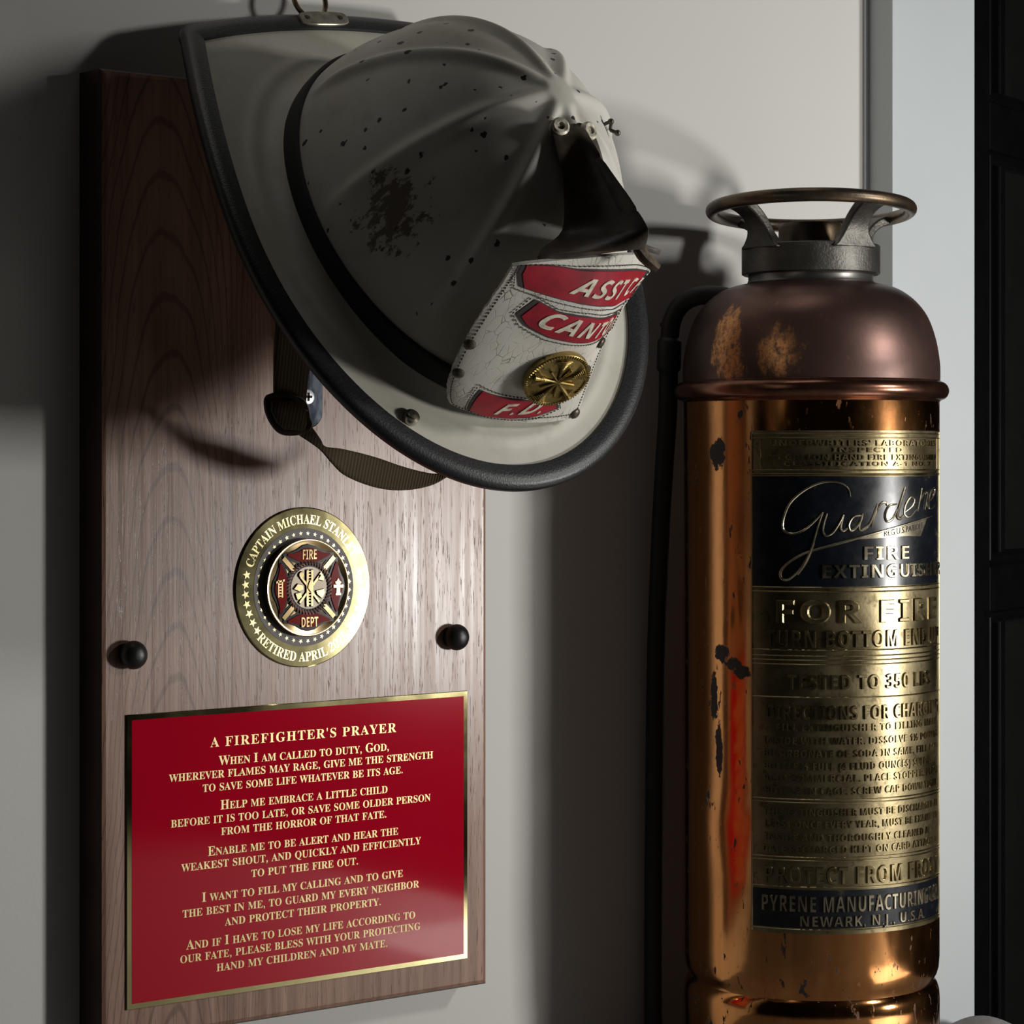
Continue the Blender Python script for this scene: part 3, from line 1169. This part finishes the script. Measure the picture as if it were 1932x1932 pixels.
def shield_write(text, a, b, dq, shear=.25, ex=1.0):
    """baseline from (p,q)=a to b; cap height dq"""
    mb = MB()
    lay, w = layout(text, 'sans', track=.10)
    def place(u, v, h):
        t = u / w
        return S(a[0] + (b[0] - a[0]) * t + shear * v / 1.0 * .06, a[1] + (b[1] - a[1]) * t + v * dq, .0008 + h)
    for ch, x, s in lay:
        vv, ff, be, adv = glyph(ch)
        if not vv:
            continue
        n = len(vv)
        bb = len(mb.v)
        for hh in (0, .0004):
            for px, py in vv:
                mb.v.append(tuple(place(x + px * s, py * s, hh)))
        for q in ff:
            mb.f.append(tuple(bb + n + i for i in q))
        for i, j in be:
            mb.f.append((bb + i, bb + j, bb + n + j, bb + n + i))
    return mb


for mbx in (shield_write('ASST CHIEF', (-.345, .828), (2.05, .85), .088),):
    pass
def clip_write(text, a, b, dq, sh, pmax):
    """letters whose middle lies on the panel only"""
    mb = MB()
    lay, w = layout(text, 'sans', track=.10)
    for ch, x, s in lay:
        vv, ff, be, adv = glyph(ch)
        if not vv:
            continue
        n = len(vv)
        bb = len(mb.v)
        for hh in (-.0001, .0005):
            for px, py in vv:
                t = (x + px * s) / w
                v = py * s
                p = a[0] + (b[0] - a[0]) * t + sh * v
                q = a[1] + (b[1] - a[1]) * t + v * dq
                mb.v.append(tuple(S(min(p, pmax), q, .0008 + hh)))
        for q in ff:
            mb.f.append(tuple(bb + n + i for i in q))
        for i, j in be:
            mb.f.append((bb + i, bb + j, bb + n + j, bb + n + i))
    return mb


t1 = clip_write('ASST CH', (-.36, .838), (1.02, .850), .075, .10, .95)
t2 = clip_write('CANTON', (-.52, .648), (.98, .640), .085, .10, .86)
t3 = clip_write('F.D.', (-.40, .060), (.22, .068), .088, .10, .42)
for t in (t1, t2, t3):
    t.build('shield_lettering', M['shield_text'], shield, smooth=False)
# stitching round the panels and along the edge
stm = MB()
def stitch(path, stepn, h=.0006, r=.00035):
    for i in range(0, len(path) - 1, 2):
        stm.tube([S(*path[i], h), S(*path[i + 1], h)], r, 5)
def dens(pts, n, closed=True):
    out = []
    m = len(pts)
    for i in range(m if closed else m - 1):
        a, b = pts[i], pts[(i + 1) % m]
        L = math.hypot((b[0] - a[0]) * .07, (b[1] - a[1]) * .17)
        q = max(2, int(L / .0016))
        for j in range(q):
            out.append((a[0] + (b[0] - a[0]) * j / q, a[1] + (b[1] - a[1]) * j / q))
    return out
for pts in PAN:
    pc = sum(p for p, q in pts) / len(pts)
    qc = sum(q for p, q in pts) / len(pts)
    g = [(max(-.97, min(.97, pc + (p - pc) * 1.11)), max(.012, min(.99, qc + (q - qc) * 1.28))) for p, q in pts]
    stitch(dens(g, 0), 2)
stitch(dens([(-.93, .98), (-.93, .03), (.93, .03), (.93, .98)], 0, False), 2, .0002)
stm.build('stitching', M['stitch'], shield)
# rivets on the shield
for p, q in ((-.93, .43), (-.90, .28), (.74, .555), (.62, .36), (.90, .03)):
    c0 = S(p, q, 0)
    n_ = S(p, q, 1) - c0
    n_ /= np.linalg.norm(n_)
    a = Vector(n_).orthogonal().normalized()
    b = Vector(n_).cross(a)
    P = [[Vector(c0) + (a * math.cos(2 * PI * i / 16) + b * math.sin(2 * PI * i / 16)) * r + Vector(n_) * h for i in range(16)] for r, h in ((.0036, -.0004), (.0035, .0012), (.0024, .0022), (.0003, .0025))]
    MB().grid(P, False, True).build('shield_rivet', M['rivet'], shield)
# round brass badge of crossed trumpets
bc = S(.01, .385, .0006)
bn = S(.01, .385, 1) - S(.01, .385, 0)
bu = S(.01, .42, 0) - S(.01, .34, 0)
bn /= np.linalg.norm(bn)
bu -= bn * (bu @ bn)
bu /= np.linalg.norm(bu)
cdir = np.array(Rm.transposed() @ (Vector((-.857, -1.361, CZ)) - helmet.location))
bn = bn + .25 * cdir / np.linalg.norm(cdir)
bn /= np.linalg.norm(bn)
bu -= bn * (bu @ bn)
bu /= np.linalg.norm(bu)
bc = bc + bn * .004
br = np.cross(bu, bn)
BR = .0198
def bd(x, z, h):
    return bc + br * x * BR + bu * z * BR + bn * h
mb = MB()
n = 96
P = [[bd(r * math.cos(2 * PI * i / n), r * math.sin(2 * PI * i / n), h) for i in range(n)] for r, h in ((1, -.0022), (1.0, .0014), (.97, .0022), (.92, .0022), (.89, .0015), (.01, .0024))]
mb.grid(P, False, True)
badge = mb.build('trumpet_badge', M['badge'], shield)
badge['label'] = 'round brass badge of crossed trumpets'
mb = MB()
for i in range(72):
    a = 2 * PI * i / 72
    mb.tube([bd(.90 * math.cos(a), .90 * math.sin(a), .0020), bd(.995 * math.cos(a), .995 * math.sin(a), .0022)], .00042, 5)
mb.build('milled_rim', M['badge'], badge)
mb = MB()
for i in range(5):
    a = PI / 2 + 2 * PI * i / 5 + .2
    pts, rad = [], []
    for j in range(13):
        t = j / 12
        r = -.55 + 1.38 * t
        pts.append(bd(r * math.cos(a), r * math.sin(a), (.0030 - .0002 * t)))
        rad.append(.0008 + .0011 * max(0, (t - .55) / .45) ** 1.5)
    mb.tube(pts, rad, 10)
    for j in range(9):
        t = j / 8
        da = .30 * t + .02
        rr = .40 + .44 * t
        mb.tube([bd(rr * math.cos(a + q * da), rr * math.sin(a + q * da), .0032 + .0006 * (1 - abs(q))) for q in (-1, -.5, 0, .5, 1)], .00038, 5)
mb.build('trumpets', M['badge'], badge)

# ---- folded leather holder from the peak to the top of the shield
ridge = spline([(.0380, -.0005, .1478), (.0540, -.0010, .1500), (.0705, -.0010, .1522), (.0969, -.0010, .1570), (.1130, -.0005, .1578), (.1160, 0, .1560), (.1209, -.0005, .1485)], 24)
lft = spline([(.0330, -.0175, .1430), (.0470, -.0175, .1385), (.0620, -.0165, .1320), (.0850, -.0185, .1175), (.0970, -.0380, .1170), (.1075, -.0520, .1245)], 24)
rgt = spline([(.0345, .0095, .1445), (.0500, .0105, .1410), (.0660, .0115, .1335), (.0850, .0125, .1205), (.0990, .0220, .1225), (.1120, .0300, .1300)], 24)
P = []
for i in range(24):
    row = []
    t = i / 23
    for j in range(9):
        s = j / 8
        p = np.array(lft[i]) * (1 - s) + np.array(ridge[i]) * s
        p = p + np.array([-.002, .007, -.003]) * math.sin(PI * s) * math.sin(PI * min(1, t * 1.1)) ** 1 * .9
        row.append(tuple(p))
    for j in range(1, 9):
        s = j / 8
        p = np.array(ridge[i]) * (1 - s) + np.array(rgt[i]) * s
        p = p + np.array([-.004, -.004, -.002]) * math.sin(PI * s)
        row.append(tuple(p))
    P.append(row)
o = MB().grid(P).build('leather_holder', M['leather'], helmet, auto=None)
so = o.modifiers.new('thickness', 'SOLIDIFY')
so.thickness = .0030
so.offset = 0
bevel_mod(o, .0008, 2)
o['label'] = 'dark folded leather shield holder'
holder = o
# raw leather tongue at the tip
tg = spline([(.1180, -.0010, .1460), (.1240, .0030, .1440), (.1310, .0090, .1430)], 8)
MB().tube(tg, [.0030, .0034, .0036, .0036, .0034, .0034, .0030, .0024], 8).build('leather_tongue', M['leather_raw'], holder)
# eyelet rivets at the peak
for c0, n_ in ((Vector((.0345, -.0125, .1445)), Vector((.20, -.25, .95)).normalized()), (Vector((.0385, .0055, .1455)), Vector((.28, .12, .95)).normalized())):
    a = n_.orthogonal().normalized()
    b = n_.cross(a)
    P = [[c0 + (a * math.cos(2 * PI * i / 20) + b * math.sin(2 * PI * i / 20)) * r + n_ * h for i in range(20)] for r, h in ((.0054, -.006), (.0054, .0016), (.0042, .0026), (.0024, .0024), (.0020, .0012), (.0003, .0011))]
    MB().grid(P, False, True).build('peak_rivet', M['rivet_worn'], helmet)
# small bent wire clip on the far side of the crown
c0 = crown_pt(math.radians(72), 1.14, 0)
n_ = (crown_pt(math.radians(72), 1.14, .01) - c0).normalized()
t_ = Vector((.6, .3, -.2)); t_ = (t_ - n_ * t_.dot(n_)).normalized()
cp = [c0 - t_ * .004 - n_ * .003, c0 - t_ * .004 + n_ * .0045, c0 + n_ * .0022, c0 + t_ * .0035 + n_ * .0050]
mb = MB().tube(spline([tuple(p) for p in cp], 12), .0011, 8)
for c1 in (cp[1], cp[3]):
    P = [[(c1.x + .0019 * math.cos(f_) * math.cos(2 * PI * i / 10), c1.y + .0019 * math.cos(f_) * math.sin(2 * PI * i / 10), c1.z + .0019 * math.sin(f_)) for i in range(10)] for f_ in [-PI / 2 + PI * j / 6 for j in range(7)]]
    mb.grid(P, False, True)
mb.build('wire_clip', M['rivet'], helmet)
# rivet on the brim beside the shield
bx, by = .1250, -.0720
P = [[(bx + r * math.cos(2 * PI * i / 18), by + r * math.sin(2 * PI * i / 18), brim_z(bx, by) + h) for i in range(18)] for r, h in ((.0048, .0), (.0046, .0036), (.0032, .0040), (.0030, .0050), (.0003, .0055))]
MB().grid(P, False, True).build('brim_rivet', M['rivet_shine'], helmet)

# ---- ring and tab at the rear of the brim
rz = brim_z(-.178, 0)
tb = MB()
pts = []
for i in range(24):
    t = 2 * PI * i / 24
    c_, s_ = math.cos(t), math.sin(t)
    pts.append((math.copysign(abs(c_) ** .45, c_) * .0055 - .1765, math.copysign(abs(s_) ** .8, s_) * .0185 + .003))
tb.prism(pts, rz + .0030, rz + .0054, lambda x, y, h: (x, y, h), bevel=.0006)
tab = tb.build('ring_tab', M['tab'], helmet)
for yy in (-.0095, .0155):
    P = [[(-.1765 + r * math.cos(2 * PI * i / 12), yy + r * math.sin(2 * PI * i / 12), rz + h) for i in range(12)] for r, h in ((.0018, .0050), (.0016, .0060), (.0002, .0061))]
    MB().grid(P, False, True).build('tab_rivet', M['rivet'], tab)
rc = Vector((-.1925, -.0010, rz + .0045))
dirx = Vector((-.96, 0, .27)).normalized()
diry = Vector((0, 1, 0))
MB().tube([rc + dirx * .0132 * math.cos(t) + diry * .0118 * math.sin(t) for t in [2 * PI * i / 40 for i in range(40)]], .0017, 10, closed=True).build('hanging_ring', M['ringmetal'], helmet)

# ---- chin strap and buckle, hanging from the brim (world positions turned into the helmet's frame)
Hinv = (Matrix.Translation(helmet.location) @ Rm.to_4x4()).inverted()
FWD = np.array([.609, .793, 0]); FWD /= np.linalg.norm(FWD)
RGT = np.array([FWD[1], -FWD[0], 0])
CAM = np.array([-.857, -1.361, 0.])
def along(px, py, wall_dist):
    d = FWD + RGT * (px - 966.) / 4700 + np.array([0, 0, 1]) * (860. - py) / 4700
    t = (-wall_dist - CAM[1]) / d[1]
    q = CAM + d * t
    return Vector((q[0], q[1], q[2] + CZ))
# (left edge, right edge) of the webbing, read off as pairs with a wall distance
EDGES = [((530, 560), (600, 560), .112), ((522, 600), (592, 620), .110), ((518, 650), (584, 670), .108), ((517, 700), (580, 705), .106), ((517, 745), (577, 748), .104), ((520, 770), (575, 772), .103),
         ((534, 800), (574, 793), .102), ((560, 818), (583, 800), .100), ((582, 832), (603, 828), .100), ((606, 850), (612, 842), .100), ((627, 874), (640, 846), .099), ((650, 896), (672, 853), .098), ((690, 914), (712, 864), .098),
         ((732, 924), (752, 878), .099), ((775, 924), (795, 890), .101), ((815, 915), (828, 894), .104), ((850, 897), (852, 884), .108), ((890, 880), (890, 868), .112)]
Ls = spline([tuple(along(*a, w)) for a, b, w in EDGES], 90)
Rs = spline([tuple(along(*b, w)) for a, b, w in EDGES], 90)
P0 = []
for l, r in zip(Ls, Rs):
    l, r = Hinv @ Vector(l), Hinv @ Vector(r)
    P0.append([l + (r - l) * j / 6 for j in range(7)])
o = MB().grid(P0).build('chin_strap', M['webbing'], helmet, auto=None)
so = o.modifiers.new('thickness', 'SOLIDIFY')
so.thickness = .0018
so.offset = 0
# second run of webbing behind the first
e2 = [((548, 600), (592, 640), .098), ((552, 680), (584, 690), .096), ((552, 760), (574, 762), .095), ((558, 795), (572, 795), .096)]
L2 = spline([tuple(along(*a, w)) for a, b, w in e2], 20)
R2 = spline([tuple(along(*b, w)) for a, b, w in e2], 20)
P0 = []
for l, r in zip(L2, R2):
    l, r = Hinv @ Vector(l), Hinv @ Vector(r)
    P0.append([l + (r - l) * j / 3 for j in range(4)])
o2 = MB().grid(P0).build('strap_return', M['webbing'], helmet, auto=None)
so = o2.modifiers.new('thickness', 'SOLIDIFY')
so.thickness = .0018
so.offset = 0
bk = [(506, 752), (520, 748), (545, 750), (566, 756), (575, 772), (578, 790), (582, 803), (570, 812), (546, 815), (528, 810), (514, 793), (506, 772)]
loop = spline([tuple(along(x, y, .107)) for x, y in bk + bk[:2]], 60)[:-5]
mb = MB().tube([Hinv @ Vector(p) for p in loop], .0024, 10, closed=True)
mb.tube([Hinv @ along(512, 766, .110), Hinv @ along(545, 762, .112), Hinv @ along(577, 780, .110)], .0022, 8)
buckle = mb.build('strap_buckle', M['buckle'], helmet)
# webbing flap folded over the buckle bar
fl = [((513, 756), (574, 762)), ((512, 775), (577, 784)), ((522, 796), (578, 802)), ((538, 811), (572, 813))]
P0 = [[Hinv @ (along(*a, .113) * (1 - j / 4) + along(*b, .113) * (j / 4)) for j in range(5)] for a, b in fl]
o3 = MB().grid(P0).build('strap_fold', M['webbing'], helmet, auto=None)
so = o3.modifiers.new('thickness', 'SOLIDIFY')
so.thickness = .0018
so.offset = 0

# ================================================================== FIRE EXTINGUISHER
EX, EY = .3704, -.1060
ext = thing('fire_extinguisher', 'antique copper fire extinguisher with ring handle and embossed brass label', 'fire extinguisher', (EX, EY, 0))
VIEW = math.atan2(-1.361 - EY, -.857 - EX)        # azimuth of the front that faces the room


def cyl(th, r, z):
    """th in degrees to the right of the front"""
    a = VIEW + math.radians(th)
    return (r * math.cos(a), r * math.sin(a), z)


RB = .0889
def arcp(c, r, a0, a1, n):
    return [(c[0] + r * math.cos(math.radians(a0 + (a1 - a0) * i / (n - 1))), c[1] + r * math.sin(math.radians(a0 + (a1 - a0) * i / (n - 1)))) for i in range(n)]
prof = [(.070, -.0118), (.086, -.0118), (.0889, -.008), (.0889, .012), (.0868, .015), (.0868, .017), (.0889, .021), (.0890, .058), (.0886, .064), (.0872, .0685), (.0852, .0710), (.0855, .0735), (.0872, .0765), (.0884, .081), (.0889, .088)]
zz = .088
while zz < .470:
    zz += .008
    prof.append((RB, min(zz, .472)))
n = 160
P = []
for r, z in prof:
    row = []
    for i in range(n):
        th = 360 * i / n
        da = (th + 31 + 180) % 360 - 180
        # shallow dent in the left flank
        dent = .0032 * math.exp(-((z - .186) / .024) ** 2 - (da / 20) ** 2) if z > .085 else 0
        row.append(cyl(th, r - dent, z))
    P.append(row)
mb = MB().grid(P, False, True)
mb.f.append(tuple(range(n)))
mb.build('tank_body', M['copper'], ext, auto=40)
bead = [(RB - .001, .4700)] + arcp((.0888, .4790), .0066, -80, 80, 12) + [(RB - .001, .4880)]
MB().lathe(bead, 128, False).build('shoulder_bead', M['bead'], ext)
dome = [(.0893, .4855), (.0894, .493), (.0890, .5010), (.0870, .5150), (.0834, .5285), (.0790, .5385), (.0723, .5475), (.0655, .5535), (.0593, .5572), (.0520, .5598), (.0440, .5612), (.030, .5615)]
dome = [(r, .4855 + (z - .4855) * .905) for r, z in dome]
MB().lathe([tuple(p) for p in spline(dome, 40)], 128, True).build('tank_dome', M['dome'], ext)
neck = [(.0438, .5530), (.0444, .5548), (.0436, .5565), (.0436, .5600), (.0425, .5610), (.0425, .566)]
MB().lathe(neck, 96, True).build('neck_ring', M['neck'], ext)
collar = [(.0470, .5602), (.0482, .5610), (.0482, .5798), (.0474, .5806), (.0430, .5806), (.0424, .5798), (.0424, .5700), (.030, .5690)]
cap = MB().lathe(collar, 96, True).build('screw_cap', M['cap'], ext, auto=30)
# inner plug of the cap
MB().lathe([(.0225, .5685), (.0225, .5935), (.0215, .5962), (.0180, .5964), (.0165, .5945), (.0165, .588), (.002, .587)], 64, True).build('cap_plug', M['ring'], cap, auto=30)
# handwheel ring
RR, RZ, tr_ = .0690, .6055, .0045
TILT = .062
P = []
for i in range(120):
    th = 2 * PI * i / 120
    P.append([((RR + tr_ * math.cos(a)) * math.cos(th), (RR + tr_ * math.cos(a)) * math.sin(th), RZ + tr_ * 1.05 * math.sin(a) + TILT * RR * math.cos(th - VIEW)) for a in [2 * PI * j / 16 for j in range(16)]])
MB().grid(P, True, True).build('hand_ring', M['ring'], cap)
for th in (-48, 40, 132, 222):
    tz = TILT * RR * math.cos(math.radians(th))
    secs = [(.0452, .5770, .0190, .0034), (.0452, .5815, .0150, .0034), (.0462, .5870 + tz * .3, .0112, .0032), (.0495, .5935 + tz * .55, .0092, .0032), (.0555, .5995 + tz * .75, .0088, .0032), (.0630, .6035 + tz * .9, .0100, .0032), (.0690, .6050 + tz, .0125, .0028)]
    secs = spline(secs, 18)
    P = []
    for i, (r, z, w, t) in enumerate(secs):
        a, b = secs[max(0, i - 1)], secs[min(len(secs) - 1, i + 1)]
        dr, dz = b[0] - a[0], b[1] - a[1]
        L = math.hypot(dr, dz)
        nr, nz = dz / L, -dr / L
        row = []
        for su, sv in ((-1, -1), (1, -1), (1, 1), (-1, 1)):
            x0, y0, _ = cyl(th, r + nr * sv * t, 0)
            ta = VIEW + math.radians(th) + PI / 2
            row.append((x0 + math.cos(ta) * su * w, y0 + math.sin(ta) * su * w, z + nz * sv * t))
        P.append(row)
    mb = MB().grid(P, False, True)
    mb.f.append((0, 1, 2, 3))
    nn = len(mb.v)
    mb.f.append((nn - 4, nn - 3, nn - 2, nn - 1))
    o = mb.build('ring_spoke', M['cap'], cap, auto=40)
    bevel_mod(o, .0012, 2)

# hose looping out of the dome and hanging down the left side
def hz(py, Z=1.743):
    return CZ + (860 - py) / 4700 * Z
hp_ = [(-30, .052, 566), (-55, .068, 563)]
hpts = []
for px, py, th in ((1432, 606, -80), (1412, 582, -84), (1386, 564, -87), (1350, 556, -90), (1314, 557, -92), (1285, 572, -94), (1268, 600, -95), (1262, 640, -96), (1260, 700, -96), (1258, 780, -97), (1250, 900, -98), (1242, 1060, -99), (1235, 1250, -100), (1232, 1500, -100), (1230, 1750, -100), (1230, 1990, -100)):
    rho = (1530 - px) / 2697 / abs(math.sin(math.radians(th)))
    hpts.append(cyl(th, rho, hz(py)))
hs = MB().tube(spline(hpts, 90), .0067, 14)
hose = hs.build('hose', M['hose'], ext)
a, b = hpts[7], hpts[8]
def lerp(p, q, t):
    return tuple(p[i] + (q[i] - p[i]) * t for i in range(3))
mb = MB().tube([lerp(a, b, -.1), lerp(a, b, 0), lerp(a, b, .04), lerp(a, b, .9), lerp(a, b, 1.0)], [.0066, .0082, .0086, .0086, .0070], 16)
mb.tube([lerp(a, b, -.55), lerp(a, b, -.45)], [.0072, .0072], 16)
mb.build('hose_coupling', M['hose'], hose)

# ---- wrap-round brass label
RL = RB + .0007
L0, L1 = -26.3, 77.5
def lz(py, th=20):
    return CZ + (860 - py) / 4700 * (1.743 - .089 * math.cos(math.radians(th)))
def lth(px):
    return math.degrees(math.asin(max(-.995, min(.995, (px - 1530) / 241.5))))
def patch(th0, th1, z0, z1, h0, h1, name, mat, parent, nt=60, nz=4):
    mb = MB()
    A = [[cyl(th0 + (th1 - th0) * i / nt, RL + h1, z0 + (z1 - z0) * j / nz) for j in range(nz + 1)] for i in range(nt + 1)]
    B = [[cyl(th0 + (th1 - th0) * i / nt, RL + h0, z0 + (z1 - z0) * j / nz) for j in range(nz + 1)] for i in range(nt + 1)]
    mb.grid(A)
    n = len(mb.v)
    mb.add([v for r in B for v in r], [])
    k_ = nz + 1
    for i in range(nt):
        for j in (0, nz):
            mb.f.append((i * k_ + j, (i + 1) * k_ + j, n + (i + 1) * k_ + j, n + i * k_ + j))
    for j in range(nz):
        for i in (0, nt):
            mb.f.append((i * k_ + j, i * k_ + j + 1, n + i * k_ + j + 1, n + i * k_ + j))
    if name is None:
        return mb
    return mb.build(name, mat, parent, auto=40)
label = patch(L0, L1, lz(1760), lz(812), -.0006, 0, 'embossed_label', M['label'], ext, 80, 30)
label['label'] = 'aged brass label with raised lettering'
patch(L0 + .8, L1 - 1.5, lz(1106), lz(899), -.0001, .00018, 'black_panel', M['label_black'], label)
patch(L0 + .8, L1 - 2.0, lz(1749), lz(1677), -.0001, .00018, 'black_panel', M['label_black'], label)
# raised rules
mb = MB()
for py in (818, 826, 887, 894, 897, 1108, 1116, 1226, 1237, 1245, 1253, 1315, 1507, 1513, 1616, 1622, 1672, 1752):
    A = [cyl(L0 + .5 + (L1 - L0 - 1.0) * i / 60, RL + .0001, lz(py)) for i in range(61)]
    mb.tube(A, .00055, 6)
for th in (L0 + .6, L1 - .8):
    mb.tube([cyl(th, RL + .0001, lz(1758)), cyl(th, RL + .0001, lz(814))], .00055, 6)
for th in (L0 + 4.5, L1 - 5):
    mb.tube([cyl(th, RL + .0001, lz(885)), cyl(th, RL + .0001, lz(827))], .0004, 6)
mb.build('raised_rule', M['label_text'], label)


def emboss(mb, text, thc, half, py, cappx, h=.0009, squeeze=None):
    """centred at thc degrees, spanning +-half degrees, baseline at pixel row py"""
    cap = cappx * 1.66 / 4700
    zb = lz(py)
    lay, w = layout(text, 'sans', track=.10)
    for ch, x, s in lay:
        v, f, be, adv = glyph(ch)
        if not v:
            continue
        n = len(v)
        b = len(mb.v)
        # sloping walls: the foot spreads outwards, the top draws in
        nr = [[0.0, 0.0] for _ in v]
        for i, j in be:
            dx, dy = v[j][0] - v[i][0], v[j][1] - v[i][1]
            L = math.hypot(dx, dy) or 1
            for q in (i, j):
                nr[q][0] += dy / L
                nr[q][1] -= dx / L
        for hh, gr in ((0, .030), (h, -.014)):
            for (px, py_), (ax, ay) in zip(v, nr):
                L = math.hypot(ax, ay) or 1
                px, py_ = px + ax / L * gr, py_ + ay / L * gr
                th = thc - half + 2 * half * (x + px * s) / w
                mb.v.append(cyl(th, RL + hh, zb + py_ * s * cap))
        for q in f:
            mb.f.append(tuple(b + n + i for i in q))
        for i, j in be:
            mb.f.append((b + i, b + j, b + n + j, b + n + i))


mt, mlt, mins, mmk = MB(), MB(), MB(), MB()
TXT = [("UNDERWRITERS' LABORATORIES", 26, 44, 841, 10.5), ('INSPECTED', 26, 17, 853, 8.5), ('2½ GALLON HAND FIRE EXTINGUISHER', 26, 45, 867.5, 10), ('CLASSIFICATION A-1 NO. 7', 26, 38, 879, 8),
       ('FOR FIRE', 27.5, 43.5, 1174, 41), ('TURN BOTTOM END UP', 27, 46.5, 1220, 30), ('TESTED TO 350 LBS.', 27.5, 37.5, 1299, 26),
       ('DIRECTIONS FOR CHARGING', 26.5, 46, 1356, 25), ('FILL EXTINGUISHER TO FILLING MARK', 28, 43, 1378, 13), ('INSIDE WITH WATER. DISSOLVE 1½ POUNDS', 26, 46.5, 1403, 13),
       ('BICARBONATE OF SODA IN SAME. FILL ACID', 26, 46.5, 1427, 13), ('BOTTLE ½ FULL (4 FLUID OUNCES) SULPHURIC', 26, 46.5, 1451, 13.5), ('ACID COMMERCIAL. PLACE STOPPER. PLACE', 26, 46.5, 1473, 13), ('BOTTLE IN CAGE. SCREW CAP DOWN TIGHT.', 26, 46, 1497, 13),
       ('THIS EXTINGUISHER MUST BE DISCHARGED AT', 26, 46.5, 1537, 13), ('LEAST ONCE EVERY YEAR, MUST BE EXAMINED', 26, 46, 1560, 13), ('INSIDE AND THOROUGHLY CLEANED AND', 24, 44, 1585, 13), ('DATE RECHARGED KEPT ON CARD ATTACHED', 25, 46, 1607, 13),
       ('PROTECT FROM FROST', 25.5, 46, 1665, 31)]
for t, thc, half, py, cp_ in TXT:
    emboss(mins if py < 890 else mt, t, thc, half, py, cp_, .0013 if cp_ > 20 else .0008)
for t, thc, half, py, cp_ in (('FIRE', 34.5, 12.5, 1056, 25), ('EXTINGUISHER', 40, 36, 1090, 25), ('PYRENE MANUFACTURING CO.', 26, 47.5, 1718, 29), ('NEWARK, N.J., U.S.A.', 26.5, 31.5, 1745, 19)):
    emboss(mlt if py < 1200 else mmk, t, thc, half, py, cp_, .0012)
mt.build('raised_lettering', M['label_text'], label, smooth=False)
mins.build('inspection_lettering', M['label_text'], label, smooth=False)
mmk.build('maker_lettering', M['label_light'], label, smooth=False)
# the big script word, drawn as raised strokes
def sp(pts, r=.0009, h=.0002, n=None, taper=True):
    q = []
    for x, y in pts:
        px, py = 1380 + x / 4.11, 780 + y / 4.11
        q.append((lth(px), lz(py, lth(px))))
    s = spline(q, n or 8 * len(q))
    m = len(s)
    rad = [r * (.45 + .55 * math.sin(PI * min(1, max(0, (i + 1) / (m + 1)))) ** .5) if taper else r for i in range(m)]
    mlt.tube([cyl(a, RL + h, z) for a, z in s], rad, 8)
sp([(905, 645), (892, 588), (842, 543), (760, 528), (660, 548), (560, 603), (470, 690), (425, 790), (412, 880), (440, 922), (500, 932), (580, 895), (655, 825), (705, 765)], .0008)
sp([(705, 765), (665, 890), (625, 1035), (580, 1140), (520, 1230), (450, 1290), (402, 1280), (396, 1230), (440, 1170), (520, 1112), (620, 1067), (800, 1012), (1000, 952), (1200, 893), (1400, 832), (1520, 792)], .0010)
sp([(640, 1000), (610, 1080), (570, 1170), (520, 1250)], .0012)
sp([(735, 775), (705, 890), (722, 945), (775, 925), (830, 840), (855, 785)])
sp([(855, 785), (833, 880), (850, 910), (885, 890)])
sp([(985, 790), (930, 800), (895, 855), (903, 905), (940, 890), (980, 830), (995, 775)])
sp([(995, 775), (968, 880), (985, 905), (1025, 880), (1060, 830), (1105, 700)])
sp([(1105, 700), (1080, 800), (1062, 880)])
sp([(1085, 790), (1130, 700), (1165, 690), (1175, 715)])
sp([(1250, 700), (1190, 715), (1160, 780), (1172, 835), (1215, 815), (1262, 720)])
sp([(1310, 570), (1275, 690), (1250, 790), (1275, 812), (1310, 780)], .0013)
sp([(1310, 765), (1365, 715), (1380, 665), (1350, 650), (1312, 710), (1305, 780), (1345, 798), (1400, 740)])
sp([(1440, 580), (1425, 660), (1405, 760)])
sp([(1412, 700), (1460, 610), (1480, 620), (1468, 700), (1462, 745)])
sp([(1490, 690), (1530, 640), (1540, 585), (1518, 590), (1495, 660), (1500, 735), (1545, 710)])
mlt.build('script_lettering', M['label_light'], label, smooth=True, auto=40)
# brass pennant under the script word with its small legend
mb = MB()
top = [(960, 966), (1150, 912), (1300, 868), (1480, 815)]
bot = [(960, 968), (1150, 960), (1300, 950), (1430, 955)]
ts = spline([(lth(1380 + x / 4.11), lz(780 + y / 4.11, 40)) for x, y in top], 20)
bs = spline([(lth(1380 + x / 4.11), lz(780 + y / 4.11, 40)) for x, y in bot], 20)
mb.grid([[cyl(a[0] * (1 - j / 3) + b[0] * j / 3, RL + .00035, a[1] * (1 - j / 3) + b[1] * j / 3) for j in range(4)] for a, b in zip(ts, bs)])
mb.build('brass_pennant', M['label_light'], label)
mb = MB()
cap = 45 / 4.11 * 1.66 / 4700
lay, w = layout('REG.U.S.PAT.OFF.', False, track=.04)
t0, t1 = lth(1380 + 1150 / 4.11), lth(1380 + 1455 / 4.11)
z0, z1 = lz(780 + 950 / 4.11, 40), lz(780 + 888 / 4.11, 45)
for ch, x, s in lay:
    v, f, be, adv = glyph(ch)
    b = len(mb.v); n = len(v)
    for hh in (.0002, .0006):
        for px, py in v:
            q = (x + px * s) / w
            mb.v.append(cyl(t0 + (t1 - t0) * q, RL + hh, z0 + (z1 - z0) * q + py * s * cap))
    for q in f:
        mb.f.append(tuple(b + n + i for i in q))
    for i, j in be:
        mb.f.append((b + i, b + j, b + n + j, b + n + i))
mb.build('pennant_legend', M['stitch'], label, smooth=False)
